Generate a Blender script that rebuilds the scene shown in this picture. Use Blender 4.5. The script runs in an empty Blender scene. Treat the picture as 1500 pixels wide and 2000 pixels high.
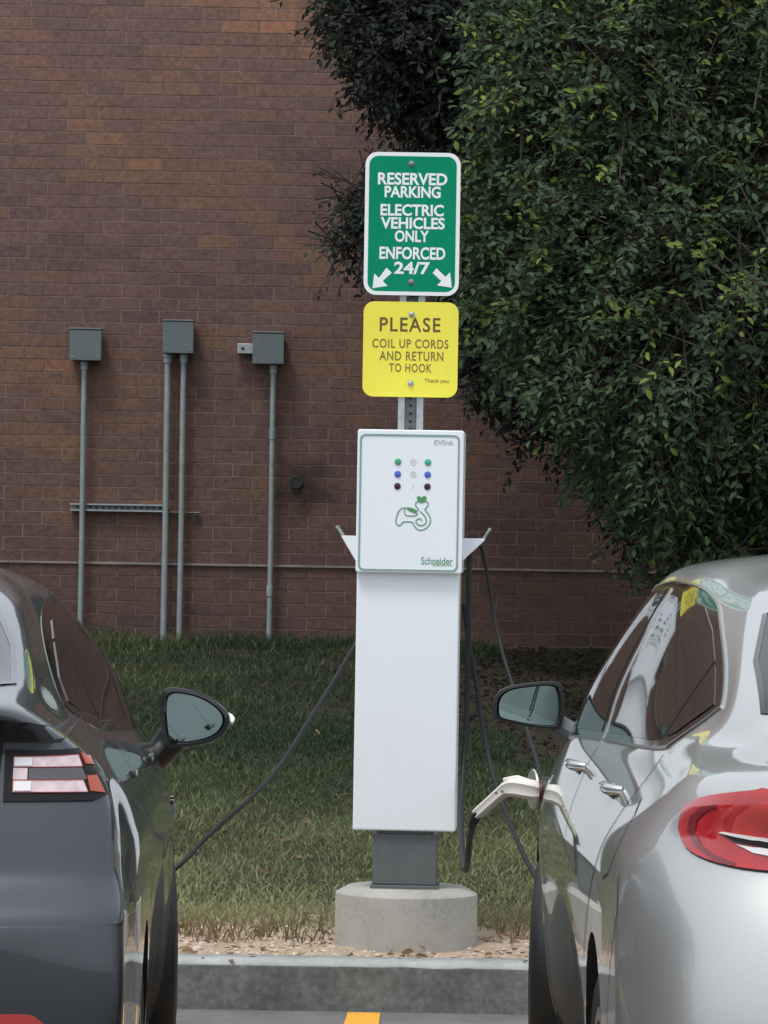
import bpy, bmesh, math, random
import numpy as np
from mathutils import Vector, Matrix, Euler
from mathutils.bvhtree import BVHTree
from mathutils.geometry import delaunay_2d_cdt

R = math.radians
scene = bpy.context.scene
COL = scene.collection
random.seed(7)
rng = np.random.default_rng(7)

# ------------------------------------------------------------------ camera, world, sun, exposure
F = 7785.0                       # focal length in photograph pixels (1500 wide)
EYE = 1.46
ROLL = R(0.95)
PITCH = math.atan(45.0 / F)
cam_d = bpy.data.cameras.new('camera')
cam = bpy.data.objects.new('camera', cam_d)
COL.objects.link(cam)
cam_d.sensor_fit = 'HORIZONTAL'
cam_d.sensor_width = 36.0
cam_d.lens = F / 1500.0 * 36.0
cam_d.clip_start = 0.1
cam_d.clip_end = 2000.0
CM = Matrix.Rotation(R(90) + PITCH, 3, 'X') @ Matrix.Rotation(ROLL, 3, 'Z')
cam.matrix_world = Matrix.Translation((0, 0, EYE)) @ CM.to_4x4()
scene.camera = cam

world = bpy.data.worlds.new('World')
scene.world = world
world.use_nodes = True
wn = world.node_tree.nodes
wl = world.node_tree.links
wn.clear()
SUN_EL, SUN_AZ = R(65), R(215)      # azimuth: clockwise from +Y (north)
sky = wn.new('ShaderNodeTexSky')
sky.sky_type = 'NISHITA'
sky.sun_disc = False
sky.sun_elevation = SUN_EL
sky.sun_rotation = SUN_AZ
sky.air_density = 1.0
sky.dust_density = 4.0
sky.ozone_density = 1.0
hs = wn.new('ShaderNodeHueSaturation')
hs.inputs['Saturation'].default_value = 0.38      # thin overcast: the blue is mostly washed out
bgn = wn.new('ShaderNodeBackground')
bgn.inputs['Strength'].default_value = 0.15
won = wn.new('ShaderNodeOutputWorld')
wl.new(sky.outputs[0], hs.inputs['Color'])
ov = wn.new('ShaderNodeMix')                      # even cloud veil over the whole sky
ov.data_type = 'RGBA'
ov.inputs['Factor'].default_value = 0.6
ov.inputs[7].default_value = (5.35, 5.8, 6.25, 1)
wl.new(hs.outputs[0], ov.inputs[6])
wl.new(ov.outputs[2], bgn.inputs['Color'])
wl.new(bgn.outputs[0], won.inputs['Surface'])

sun_d = bpy.data.lights.new('sun', 'SUN')
sun_d.energy = 1.5
sun_d.angle = R(14)
sun_d.color = (1.0, 0.96, 0.9)
sun = bpy.data.objects.new('sun', sun_d)
COL.objects.link(sun)
sd = Vector((math.sin(SUN_AZ) * math.cos(SUN_EL), math.cos(SUN_AZ) * math.cos(SUN_EL), math.sin(SUN_EL)))
sun.rotation_euler = sd.to_track_quat('Z', 'Y').to_euler()
sun.location = sd * 50

scene.view_settings.view_transform = 'Standard'
scene.view_settings.look = 'None'
scene.view_settings.exposure = 0.34
scene.view_settings.gamma = 1.0
scene.view_settings.use_curve_mapping = False


def at(px, py, d):
    """world point seen at photograph pixel (px, py) at distance d along Y"""
    v = CM @ Vector(((px - 750) / F, (1000 - py) / F, -1.0))
    return Vector((0, 0, EYE)) + v * (d / v.y)


def rel(px, py, cx, cy, S):
    """pixel offset from a thing's centre -> metres (x right, z up), the camera roll taken out"""
    dx, dy = px - cx, cy - py
    c, s = math.cos(ROLL), math.sin(ROLL)
    return ((dx * c - dy * s) / S, (dx * s + dy * c) / S)


# ------------------------------------------------------------------ materials
MATS = {}


def nt(name):
    m = bpy.data.materials.new(name)
    m.use_nodes = True
    n, l = m.node_tree.nodes, m.node_tree.links
    return m, n, l, n['Principled BSDF']


def plain(name, col, rough=0.5, metal=0.0, noise=0.0, nscale=30.0, bump=0.0, bscale=200.0, coat=0.0, coat_rough=0.03,
          spec=0.5, rnoise=0.0):
    m, n, l, b = nt(name)
    b.inputs['Base Color'].default_value = (*col, 1)
    b.inputs['Roughness'].default_value = rough
    b.inputs['Metallic'].default_value = metal
    b.inputs['Coat Weight'].default_value = coat
    b.inputs['Coat Roughness'].default_value = coat_rough
    b.inputs['Specular IOR Level'].default_value = spec
    tc = n.new('ShaderNodeTexCoord')
    if noise or rnoise:
        t = n.new('ShaderNodeTexNoise')
        t.inputs['Scale'].default_value = nscale
        t.inputs['Detail'].default_value = 8
        t.inputs['Roughness'].default_value = 0.65
        l.new(tc.outputs['Object'], t.inputs['Vector'])
        if noise:
            r = n.new('ShaderNodeValToRGB')
            r.color_ramp.elements[0].position = 0.3
            r.color_ramp.elements[1].position = 0.7
            r.color_ramp.elements[0].color = (*[c * (1 - noise) for c in col], 1)
            r.color_ramp.elements[1].color = (*[min(1, c * (1 + noise)) for c in col], 1)
            l.new(t.outputs['Fac'], r.inputs['Fac'])
            l.new(r.outputs['Color'], b.inputs['Base Color'])
        if rnoise:
            mr = n.new('ShaderNodeMapRange')
            mr.inputs['To Min'].default_value = max(0, rough - rnoise)
            mr.inputs['To Max'].default_value = rough + rnoise
            l.new(t.outputs['Fac'], mr.inputs['Value'])
            l.new(mr.outputs[0], b.inputs['Roughness'])
    if bump:
        t2 = n.new('ShaderNodeTexNoise')
        t2.inputs['Scale'].default_value = bscale
        t2.inputs['Detail'].default_value = 6
        l.new(tc.outputs['Object'], t2.inputs['Vector'])
        bp = n.new('ShaderNodeBump')
        bp.inputs['Strength'].default_value = bump
        bp.inputs['Distance'].default_value = 0.01
        l.new(t2.outputs['Fac'], bp.inputs['Height'])
        l.new(bp.outputs[0], b.inputs['Normal'])
    MATS[name] = m
    return m


BRX, BRZ = 0.2032, 0.0677
WALL_Y = 21.3
HOLE = at(578, 942, WALL_Y)


def soot(n, l, g):
    """irregular sooty stain round the old pipe outlet, 1 = clean"""
    t = n.new('ShaderNodeTexNoise')
    t.inputs['Scale'].default_value = 7
    t.inputs['Detail'].default_value = 5
    l.new(g.outputs['Position'], t.inputs['Vector'])
    ad = n.new('ShaderNodeVectorMath')
    ad.operation = 'MULTIPLY_ADD'
    ad.inputs[1].default_value = (0.22, 0.22, 0.22)
    l.new(t.outputs['Color'], ad.inputs[0])
    l.new(g.outputs['Position'], ad.inputs[2])
    vd = n.new('ShaderNodeVectorMath')
    vd.operation = 'DISTANCE'
    l.new(ad.outputs[0], vd.inputs[0])
    vd.inputs[1].default_value = (HOLE.x + 0.15, HOLE.y + 0.11, HOLE.z + 0.075)
    st = n.new('ShaderNodeMapRange')
    st.inputs['From Min'].default_value = 0.07
    st.inputs['From Max'].default_value = 0.21
    st.inputs['To Min'].default_value = 0.36
    st.inputs['To Max'].default_value = 1.0
    l.new(vd.outputs['Value'], st.inputs['Value'])
    return st


def brick_mat():
    m, n, l, b = nt('brick')

    def math_(op, a, c=None):
        k = n.new('ShaderNodeMath')
        k.operation = op
        for i, v in enumerate((a, c)):
            if v is None:
                continue
            if isinstance(v, (int, float)):
                k.inputs[i].default_value = v
            else:
                l.new(v, k.inputs[i])
        return k.outputs[0]
    g = n.new('ShaderNodeNewGeometry')
    sp = n.new('ShaderNodeSeparateXYZ')
    l.new(g.outputs['Position'], sp.inputs[0])
    row = math_('FLOOR', math_('DIVIDE', sp.outputs['Z'], BRZ))
    odd = math_('MODULO', math_('ADD', row, 1000), 2)
    colm = math_('FLOOR', math_('ADD', math_('DIVIDE', sp.outputs['X'], BRX), math_('MULTIPLY', odd, 0.5)))
    cb = n.new('ShaderNodeCombineXYZ')
    l.new(colm, cb.inputs[0])
    l.new(row, cb.inputs[1])
    wnz = n.new('ShaderNodeTexWhiteNoise')
    wnz.noise_dimensions = '3D'
    l.new(cb.outputs[0], wnz.inputs['Vector'])
    # cluster noise, one value per brick
    sc = n.new('ShaderNodeVectorMath')
    sc.operation = 'MULTIPLY'
    sc.inputs[1].default_value = (0.17, 0.11, 0.2)
    l.new(cb.outputs[0], sc.inputs[0])
    ns = n.new('ShaderNodeTexNoise')
    ns.inputs['Scale'].default_value = 1.0
    ns.inputs['Detail'].default_value = 2
    l.new(sc.outputs[0], ns.inputs['Vector'])
    nr = n.new('ShaderNodeMapRange')
    nr.inputs['From Min'].default_value = 0.3
    nr.inputs['From Max'].default_value = 0.72
    l.new(ns.outputs['Fac'], nr.inputs['Value'])
    f = math_('ADD', math_('MULTIPLY', wnz.outputs['Value'], 0.36), math_('MULTIPLY', nr.outputs[0], 0.60))
    rp = n.new('ShaderNodeValToRGB')
    cr = rp.color_ramp
    cr.elements[0].position = 0.12
    cr.elements[0].color = (0.105, 0.066, 0.060, 1)
    cr.elements[1].position = 0.92
    cr.elements[1].color = (0.25, 0.118, 0.072, 1)
    for p, c in ((0.33, (0.130, 0.077, 0.067)), (0.5, (0.144, 0.084, 0.068)), (0.66, (0.160, 0.093, 0.067)), (0.8, (0.19, 0.105, 0.068))):
        e = cr.elements.new(p)
        e.color = (*c, 1)
    l.new(f, rp.inputs['Fac'])
    # grain
    tn = n.new('ShaderNodeTexNoise')
    tn.inputs['Scale'].default_value = 45
    tn.inputs['Detail'].default_value = 8
    l.new(g.outputs['Position'], tn.inputs['Vector'])
    mg = n.new('ShaderNodeMapRange')
    mg.inputs['From Min'].default_value = 0.3
    mg.inputs['From Max'].default_value = 0.7
    mg.inputs['To Min'].default_value = 0.78
    mg.inputs['To Max'].default_value = 1.22
    l.new(tn.outputs['Fac'], mg.inputs['Value'])
    st = soot(n, l, g)
    k = math_('MULTIPLY', mg.outputs[0], st.outputs[0])
    # shading painted into the brick colour: paler high up, darker lower down
    zshade = n.new('ShaderNodeMapRange')
    zshade.inputs['From Min'].default_value = 1.0
    zshade.inputs['From Max'].default_value = 4.4
    zshade.inputs['To Min'].default_value = 0.74
    zshade.inputs['To Max'].default_value = 1.28
    l.new(sp.outputs['Z'], zshade.inputs['Value'])
    k = math_('MULTIPLY', k, zshade.outputs[0])
    mx = n.new('ShaderNodeVectorMath')
    mx.operation = 'SCALE'
    l.new(rp.outputs['Color'], mx.inputs[0])
    l.new(k, mx.inputs['Scale'])
    l.new(mx.outputs[0], b.inputs['Base Color'])
    b.inputs['Roughness'].default_value = 0.85
    b.inputs['Specular IOR Level'].default_value = 0.3
    bp = n.new('ShaderNodeBump')
    bp.inputs['Strength'].default_value = 0.35
    bp.inputs['Distance'].default_value = 0.006
    l.new(tn.outputs['Fac'], bp.inputs['Height'])
    l.new(bp.outputs[0], b.inputs['Normal'])
    MATS['brick'] = m


def ground_mat():
    """soil, dry strip by the kerb, thatch under the grass and mulch below the trees"""
    m, n, l, b = nt('soil')
    g = n.new('ShaderNodeNewGeometry')
    t = n.new('ShaderNodeTexNoise')
    t.inputs['Scale'].default_value = 14
    t.inputs['Detail'].default_value = 10
    t.inputs['Roughness'].default_value = 0.7
    l.new(g.outputs['Position'], t.inputs['Vector'])
    r1 = n.new('ShaderNodeValToRGB')
    r1.color_ramp.elements[0].position = 0.3
    r1.color_ramp.elements[0].color = (0.30, 0.225, 0.165, 1)
    r1.color_ramp.elements[1].position = 0.72
    r1.color_ramp.elements[1].color = (0.50, 0.40, 0.30, 1)
    l.new(t.outputs['Fac'], r1.inputs['Fac'])
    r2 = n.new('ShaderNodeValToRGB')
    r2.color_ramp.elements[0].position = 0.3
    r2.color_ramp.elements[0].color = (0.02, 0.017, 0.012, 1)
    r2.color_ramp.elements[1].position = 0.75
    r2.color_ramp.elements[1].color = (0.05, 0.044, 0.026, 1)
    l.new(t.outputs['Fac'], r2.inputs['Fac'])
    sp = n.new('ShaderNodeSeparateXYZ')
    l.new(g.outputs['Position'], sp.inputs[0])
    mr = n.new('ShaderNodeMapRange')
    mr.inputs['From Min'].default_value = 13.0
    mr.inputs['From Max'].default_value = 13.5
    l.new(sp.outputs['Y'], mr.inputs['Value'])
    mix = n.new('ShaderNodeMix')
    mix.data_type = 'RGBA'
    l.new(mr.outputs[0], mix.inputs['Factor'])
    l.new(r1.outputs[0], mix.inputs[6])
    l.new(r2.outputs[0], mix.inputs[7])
    l.new(mix.outputs[2], b.inputs['Base Color'])
    b.inputs['Roughness'].default_value = 0.95
    b.inputs['Specular IOR Level'].default_value = 0.2
    bp = n.new('ShaderNodeBump')
    bp.inputs['Strength'].default_value = 0.7
    bp.inputs['Distance'].default_value = 0.02
    l.new(t.outputs['Fac'], bp.inputs['Height'])
    l.new(bp.outputs[0], b.inputs['Normal'])
    MATS['soil'] = m


def speckle(name, c0, c1, c2, scale, fine, rough=0.85, bump=0.3, grain=0.5):
    """stone / asphalt: fine grain over broad stains"""
    m, n, l, b = nt(name)
    g = n.new('ShaderNodeNewGeometry')
    a = n.new('ShaderNodeTexNoise')
    a.inputs['Scale'].default_value = fine
    a.inputs['Detail'].default_value = 3
    l.new(g.outputs['Position'], a.inputs['Vector'])
    d = n.new('ShaderNodeTexNoise')
    d.inputs['Scale'].default_value = scale
    d.inputs['Detail'].default_value = 8
    d.inputs['Roughness'].default_value = 0.7
    l.new(g.outputs['Position'], d.inputs['Vector'])
    r = n.new('ShaderNodeValToRGB')
    r.color_ramp.elements[0].position = 0.33
    r.color_ramp.elements[0].color = (*c0, 1)
    r.color_ramp.elements[1].position = 0.68
    r.color_ramp.elements[1].color = (*c2, 1)
    e = r.color_ramp.elements.new(0.5)
    e.color = (*c1, 1)
    mx = n.new('ShaderNodeMath')
    mx.operation = 'MULTIPLY_ADD'
    mx.inputs[1].default_value = grain
    hm = n.new('ShaderNodeMath')
    hm.operation = 'MULTIPLY'
    hm.inputs[1].default_value = 1 - grain
    l.new(d.outputs['Fac'], hm.inputs[0])
    l.new(a.outputs['Fac'], mx.inputs[0])
    l.new(hm.outputs[0], mx.inputs[2])
    l.new(mx.outputs[0], r.inputs['Fac'])
    l.new(r.outputs[0], b.inputs['Base Color'])
    b.inputs['Roughness'].default_value = rough
    bp = n.new('ShaderNodeBump')
    bp.inputs['Strength'].default_value = bump
    bp.inputs['Distance'].default_value = 0.005
    l.new(mx.outputs[0], bp.inputs['Height'])
    l.new(bp.outputs[0], b.inputs['Normal'])
    MATS[name] = m


def tinted(name, rough=0.5, spec=0.4, trans=0.0):
    """colour from the point attribute 'tint' (each leaf / blade / stone has its own)"""
    m, n, l, b = nt(name)
    a = n.new('ShaderNodeAttribute')
    a.attribute_name = 'tint'
    l.new(a.outputs['Color'], b.inputs['Base Color'])
    b.inputs['Roughness'].default_value = rough
    b.inputs['Specular IOR Level'].default_value = spec
    if trans:
        tr = n.new('ShaderNodeBsdfTranslucent')
        l.new(a.outputs['Color'], tr.inputs['Color'])
        ms = n.new('ShaderNodeMixShader')
        ms.inputs[0].default_value = trans
        l.new(b.outputs[0], ms.inputs[1])
        l.new(tr.outputs[0], ms.inputs[2])
        l.new(ms.outputs[0], n['Material Output'].inputs['Surface'])
    MATS[name] = m


def paint(name, col, metal, rough, coat=1.0, flake=0.0, dirt=0.0):
    m, n, l, b = nt(name)
    b.inputs['Base Color'].default_value = (*col, 1)
    b.inputs['Metallic'].default_value = metal
    b.inputs['Roughness'].default_value = rough
    b.inputs['Coat Weight'].default_value = coat
    b.inputs['Coat Roughness'].default_value = 0.015
    b.inputs['Coat IOR'].default_value = 1.55
    tc = n.new('ShaderNodeTexCoord')
    t = n.new('ShaderNodeTexNoise')
    t.inputs['Scale'].default_value = 5
    t.inputs['Detail'].default_value = 9
    t.inputs['Roughness'].default_value = 0.7
    l.new(tc.outputs['Object'], t.inputs['Vector'])
    mr = n.new('ShaderNodeMapRange')
    mr.inputs['From Min'].default_value = 0.4
    mr.inputs['From Max'].default_value = 0.75
    mr.inputs['To Min'].default_value = 0.01
    mr.inputs['To Max'].default_value = 0.01 + dirt
    l.new(t.outputs['Fac'], mr.inputs['Value'])
    l.new(mr.outputs[0], b.inputs['Coat Roughness'])
    if flake:
        v = n.new('ShaderNodeTexVoronoi')
        v.inputs['Scale'].default_value = 900
        l.new(tc.outputs['Object'], v.inputs['Vector'])
        mx = n.new('ShaderNodeMix')
        mx.data_type = 'RGBA'
        mx.inputs[6].default_value = (*[c * (1 - flake) for c in col], 1)
        mx.inputs[7].default_value = (*[min(1, c * (1 + flake)) for c in col], 1)
        l.new(v.outputs['Color'], mx.inputs['Factor'])
        l.new(mx.outputs[2], b.inputs['Base Color'])
    MATS[name] = m


brick_mat()
ground_mat()
m_ = plain('mortar', (0.175, 0.128, 0.112), 0.95, noise=0.42, nscale=4, bump=0.5, bscale=150)
n_, l_ = m_.node_tree.nodes, m_.node_tree.links
bs_ = n_['Principled BSDF'].inputs['Base Color']
src_ = bs_.links[0].from_socket
sc_ = n_.new('ShaderNodeVectorMath')
sc_.operation = 'SCALE'
l_.new(src_, sc_.inputs[0])
l_.new(soot(n_, l_, n_.new('ShaderNodeNewGeometry')).outputs[0], sc_.inputs['Scale'])
l_.new(sc_.outputs[0], bs_)
plain('flashing', (0.215, 0.185, 0.17), 0.7, noise=0.45, nscale=3)
speckle('asphalt', (0.09, 0.088, 0.085), (0.135, 0.132, 0.126), (0.2, 0.195, 0.188), 6, 220, 0.9, 0.5)
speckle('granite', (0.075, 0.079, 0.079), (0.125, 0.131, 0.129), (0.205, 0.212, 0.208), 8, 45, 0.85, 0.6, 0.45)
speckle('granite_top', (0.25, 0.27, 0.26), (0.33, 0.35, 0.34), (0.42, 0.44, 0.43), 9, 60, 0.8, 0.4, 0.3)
speckle('concrete', (0.22, 0.21, 0.19), (0.345, 0.335, 0.305), (0.415, 0.405, 0.37), 3.6, 90, 0.9, 0.25, 0.25)
plain('yellow_paint', (0.75, 0.36, 0.03), 0.7, noise=0.12, nscale=60, bump=0.3)
plain('white_cabinet', (0.775, 0.82, 0.865), 0.38, noise=0.015, nscale=6)
plain('white_panel', (0.79, 0.835, 0.88), 0.3)
plain('panel_line', (0.22, 0.34, 0.33), 0.5)
plain('steel_grey', (0.105, 0.118, 0.122), 0.5, noise=0.1, nscale=20, bump=0.05)
plain('galvanised', (0.36, 0.39, 0.40), 0.45, metal=0.6, noise=0.2, nscale=40)
plain('zinc_dark', (0.20, 0.21, 0.21), 0.5, metal=0.5, noise=0.25, nscale=40)
plain('conduit', (0.26, 0.30, 0.30), 0.5, metal=0.25, noise=0.18, nscale=12)
plain('box_grey', (0.115, 0.138, 0.147), 0.55, noise=0.08, nscale=25)
plain('sign_green', (0.0, 0.23, 0.125), 0.55, noise=0.06, nscale=8, spec=0.12)
plain('sign_white', (0.78, 0.82, 0.82), 0.45)
plain('sign_yellow', (0.80, 0.73, 0.085), 0.5, noise=0.03, nscale=9, spec=0.2)
plain('sign_ink', (0.17, 0.13, 0.035), 0.6, noise=0.25, nscale=90)
plain('sign_ink_dark', (0.115, 0.075, 0.02), 0.6)
plain('dot_green', (0.05, 0.36, 0.17), 0.3)
plain('dot_teal', (0.06, 0.40, 0.26), 0.3)
plain('dot_blue', (0.08, 0.12, 0.58), 0.3)
plain('dot_maroon', (0.045, 0.012, 0.03), 0.25)
plain('icon_grey', (0.55, 0.57, 0.58), 0.5)
plain('icon_amber', (0.66, 0.58, 0.42), 0.5)
plain('emblem_green', (0.07, 0.27, 0.09), 0.5)
plain('emblem_teal', (0.10, 0.27, 0.20), 0.5)
plain('print_grey', (0.33, 0.35, 0.36), 0.5)
plain('print_lime', (0.25, 0.45, 0.10), 0.5)
plain('rubber', (0.016, 0.017, 0.018), 0.55, noise=0.2, nscale=50)
plain('cable_black', (0.016, 0.017, 0.019), 0.6, spec=0.3)
plain('connector_white', (0.66, 0.64, 0.595), 0.5, noise=0.03, nscale=30)
plain('black_plastic', (0.012, 0.012, 0.013), 0.4)
plain('gloss_black', (0.008, 0.008, 0.009), 0.08, coat=0.5)
plain('panel_black', (0.010, 0.010, 0.011), 0.3, spec=0.25)
plain('chrome', (0.78, 0.79, 0.80), 0.08, metal=1.0)
plain('satin_chrome', (0.5, 0.51, 0.52), 0.25, metal=1.0)
plain('alloy', (0.45, 0.46, 0.47), 0.3, metal=1.0)
plain('mirror_glass', (0.205, 0.268, 0.262), 0.015, metal=1.0)
plain('car_glass', (0.020, 0.021, 0.020), 0.03, spec=0.5)
plain('lens_red', (0.40, 0.010, 0.013), 0.12, coat=1.0, coat_rough=0.01, noise=0.2, nscale=18)
plain('lens_bright_red', (0.50, 0.045, 0.04), 0.12, coat=1.0, coat_rough=0.01, noise=0.15, nscale=25)
plain('lens_dark_red', (0.16, 0.005, 0.008), 0.1, coat=1.0, coat_rough=0.01)
plain('lens_pink', (0.62, 0.49, 0.51), 0.15, coat=1.0, coat_rough=0.01, noise=0.25, nscale=40)
plain('lens_smoke', (0.06, 0.055, 0.065), 0.1, coat=1.0, coat_rough=0.01)
plain('lens_orange', (0.38, 0.05, 0.02), 0.12, coat=1.0, coat_rough=0.01)
plain('lens_clear', (0.75, 0.75, 0.76), 0.12, coat=1.0, coat_rough=0.01)
plain('plug_red', (0.09, 0.02, 0.02), 0.4)
plain('bark', (0.06, 0.048, 0.038), 0.9, noise=0.35, nscale=20, bump=0.8, bscale=60)
paint('silver_paint', (0.51, 0.515, 0.51), 0.66, 0.36, flake=0.08, dirt=0.04)
paint('dark_paint', (0.043, 0.050, 0.062), 0.55, 0.34, flake=0.15, dirt=0.07)
tinted('leaf', 0.6, 0.22, 0.42)
tinted('grass_blade', 0.6, 0.25, 0.35)
tinted('stone', 0.9, 0.2)


# ------------------------------------------------------------------ object helpers
def props(o, label=None, cat=None, group=None, kind=None):
    if label:
        o['label'] = label
    if cat:
        o['category'] = cat
    if group:
        o['group'] = group
    if kind:
        o['kind'] = kind
    return o


def thing(name, label, cat, loc=(0, 0, 0), rz=0.0, group=None):
    o = bpy.data.objects.new(name, None)
    o.empty_display_size = 0.1
    COL.objects.link(o)
    o.location = loc
    o.rotation_euler = (0, 0, rz)
    return props(o, label, cat, group)


class MB:
    def __init__(self):
        self.v, self.f, self.mi = [], [], []

    def add(self, vs, fs):
        k = len(self.v)
        self.v += [tuple(p) for p in vs]
        self.f += [tuple(i + k for i in q) for q in fs]
        return self

    def boxy(self, pts, rad, flat=0.8, n=24, p=4.0):
        """swept rounded-square section"""
        k0 = len(self.v)
        self.tube(pts, 1.0, n)
        pts = [Vector(q) for q in pts]
        for i, c_ in enumerate(pts):
            for j in range(n):
                v_ = Vector(self.v[k0 + i * n + j]) - c_
                w_ = 2 * math.pi * j / n
                ca, sa = math.cos(w_), math.sin(w_)
                k_ = (abs(ca) ** p + abs(sa) ** p) ** (-1 / p)
                self.v[k0 + i * n + j] = tuple(c_ + v_ * (rad[i] * k_ * (1 if abs(sa) > .3 else flat)))
        return self

    def box(self, x0, x1, y0, y1, z0, z1):
        return self.add([(x0, y0, z0), (x1, y0, z0), (x1, y1, z0), (x0, y1, z0), (x0, y0, z1), (x1, y0, z1), (x1, y1, z1), (x0, y1, z1)],
                        [(0, 3, 2, 1), (4, 5, 6, 7), (0, 1, 5, 4), (1, 2, 6, 5), (2, 3, 7, 6), (3, 0, 4, 7)])

    def tube(self, pts, rad, n=10, caps=True, flat=1.0):
        pts = [Vector(p) for p in pts]
        m = len(pts)
        rs = rad if isinstance(rad, (list, tuple)) else [rad] * m
        vs, fs = [], []
        up = None
        for i, p in enumerate(pts):
            t = (pts[min(i + 1, m - 1)] - pts[max(i - 1, 0)]).normalized()
            if up is None:
                up = Vector((0, 0, 1)) if abs(t.z) < 0.9 else Vector((0, 1, 0))
            a = t.cross(up).normalized()
            up = a.cross(t).normalized()
            for j in range(n):
                w = 2 * math.pi * j / n
                vs.append(p + a * (math.cos(w) * rs[i] * flat) + up * (math.sin(w) * rs[i]))
        for i in range(m - 1):
            for j in range(n):
                k = (j + 1) % n
                fs.append((i * n + j, i * n + k, (i + 1) * n + k, (i + 1) * n + j))
        if caps:
            fs.append(tuple(range(n - 1, -1, -1)))
            fs.append(tuple((m - 1) * n + j for j in range(n)))
        return self.add(vs, fs)

    def prism(self, poly, y0, y1):
        """polygon in (x, z), counter-clockwise seen from -Y; extruded from y0 (front) to y1"""
        n = len(poly)
        vs = [(x, y0, z) for x, z in poly] + [(x, y1, z) for x, z in poly]
        fs = [tuple(range(n)), tuple(range(2 * n - 1, n - 1, -1))]
        fs += [(i, i + n, (i + 1) % n + n, (i + 1) % n) for i in range(n)]
        return self.add(vs, fs)

    def ring(self, outer, inner, y0, y1):
        n = len(outer)
        vs = [(x, y0, z) for x, z in outer] + [(x, y0, z) for x, z in inner] + [(x, y1, z) for x, z in outer] + [(x, y1, z) for x, z in inner]
        fs = []
        for i in range(n):
            j = (i + 1) % n
            fs += [(i, j, j + n, i + n), (i, i + 2 * n, j + 2 * n, j), (i + n, j + n, j + 3 * n, i + 3 * n)]
        return self.add(vs, fs)

    def lathe(self, prof, n=40, axis='Z', c=(0, 0, 0)):
        vs, fs = [], []
        m = len(prof)
        for r, h in prof:
            for j in range(n):
                w = 2 * math.pi * j / n
                a, b = r * math.cos(w), r * math.sin(w)
                p = (a, b, h) if axis == 'Z' else ((h, a, b) if axis == 'X' else (b, h, a))
                vs.append((p[0] + c[0], p[1] + c[1], p[2] + c[2]))
        for i in range(m - 1):
            for j in range(n):
                k = (j + 1) % n
                fs.append((i * n + j, i * n + k, (i + 1) * n + k, (i + 1) * n + j))
        fs.append(tuple(range(n - 1, -1, -1)))
        fs.append(tuple((m - 1) * n + j for j in range(n)))
        return self.add(vs, fs)

    def mesh(self, name):
        me = bpy.data.meshes.new(name)
        me.from_pydata(self.v, [], self.f)
        me.shade_flat()
        me.update()
        return me

    def build(self, name, mat, parent=None, smooth=False, bevel=0.0, seg=2, fix=True):
        me = self.mesh(name)
        if fix:
            bm = bmesh.new()
            bm.from_mesh(me)
            bmesh.ops.recalc_face_normals(bm, faces=bm.faces)
            bm.to_mesh(me)
            bm.free()
        return link(name, me, mat, parent, smooth, bevel, seg)


def link(name, me, mat, parent=None, smooth=False, bevel=0.0, seg=2, angle=40):
    o = bpy.data.objects.new(name, me)
    COL.objects.link(o)
    if mat:
        me.materials.append(MATS[mat] if isinstance(mat, str) else mat)
    if smooth:
        me.shade_smooth()
        try:
            me.set_sharp_from_angle(angle=R(angle))
        except Exception:
            pass
    if bevel:
        b = o.modifiers.new('bevel', 'BEVEL')
        b.width = bevel
        b.segments = seg
        b.limit_method = 'ANGLE'
        b.angle_limit = R(40)
    if parent:
        o.parent = parent
    return o


def rrect(x0, x1, z0, z1, r, n=6):
    pts = []
    for cx, cz, a0 in ((x1 - r, z0 + r, -90), (x1 - r, z1 - r, 0), (x0 + r, z1 - r, 90), (x0 + r, z0 + r, 180)):
        for k in range(n + 1):
            a = R(a0 + 90 * k / n)
            pts.append((cx + r * math.cos(a), cz + r * math.sin(a)))
    return pts


def spline(pts, n=8, closed=False):
    P = [Vector(p) for p in pts]
    m = len(P)
    out = []
    rngm = m if closed else m - 1
    for i in range(rngm):
        if closed:
            a, b, c, d = P[i - 1], P[i], P[(i + 1) % m], P[(i + 2) % m]
        else:
            a, b, c, d = P[max(i - 1, 0)], P[i], P[i + 1], P[min(i + 2, m - 1)]
        for k in range(n):
            t = k / n
            out.append(0.5 * ((2 * b) + (c - a) * t + (2 * a - 5 * b + 4 * c - d) * t * t + (3 * b - 3 * c + d - a) * t ** 3))
    if not closed:
        out.append(P[-1])
    return out


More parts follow.
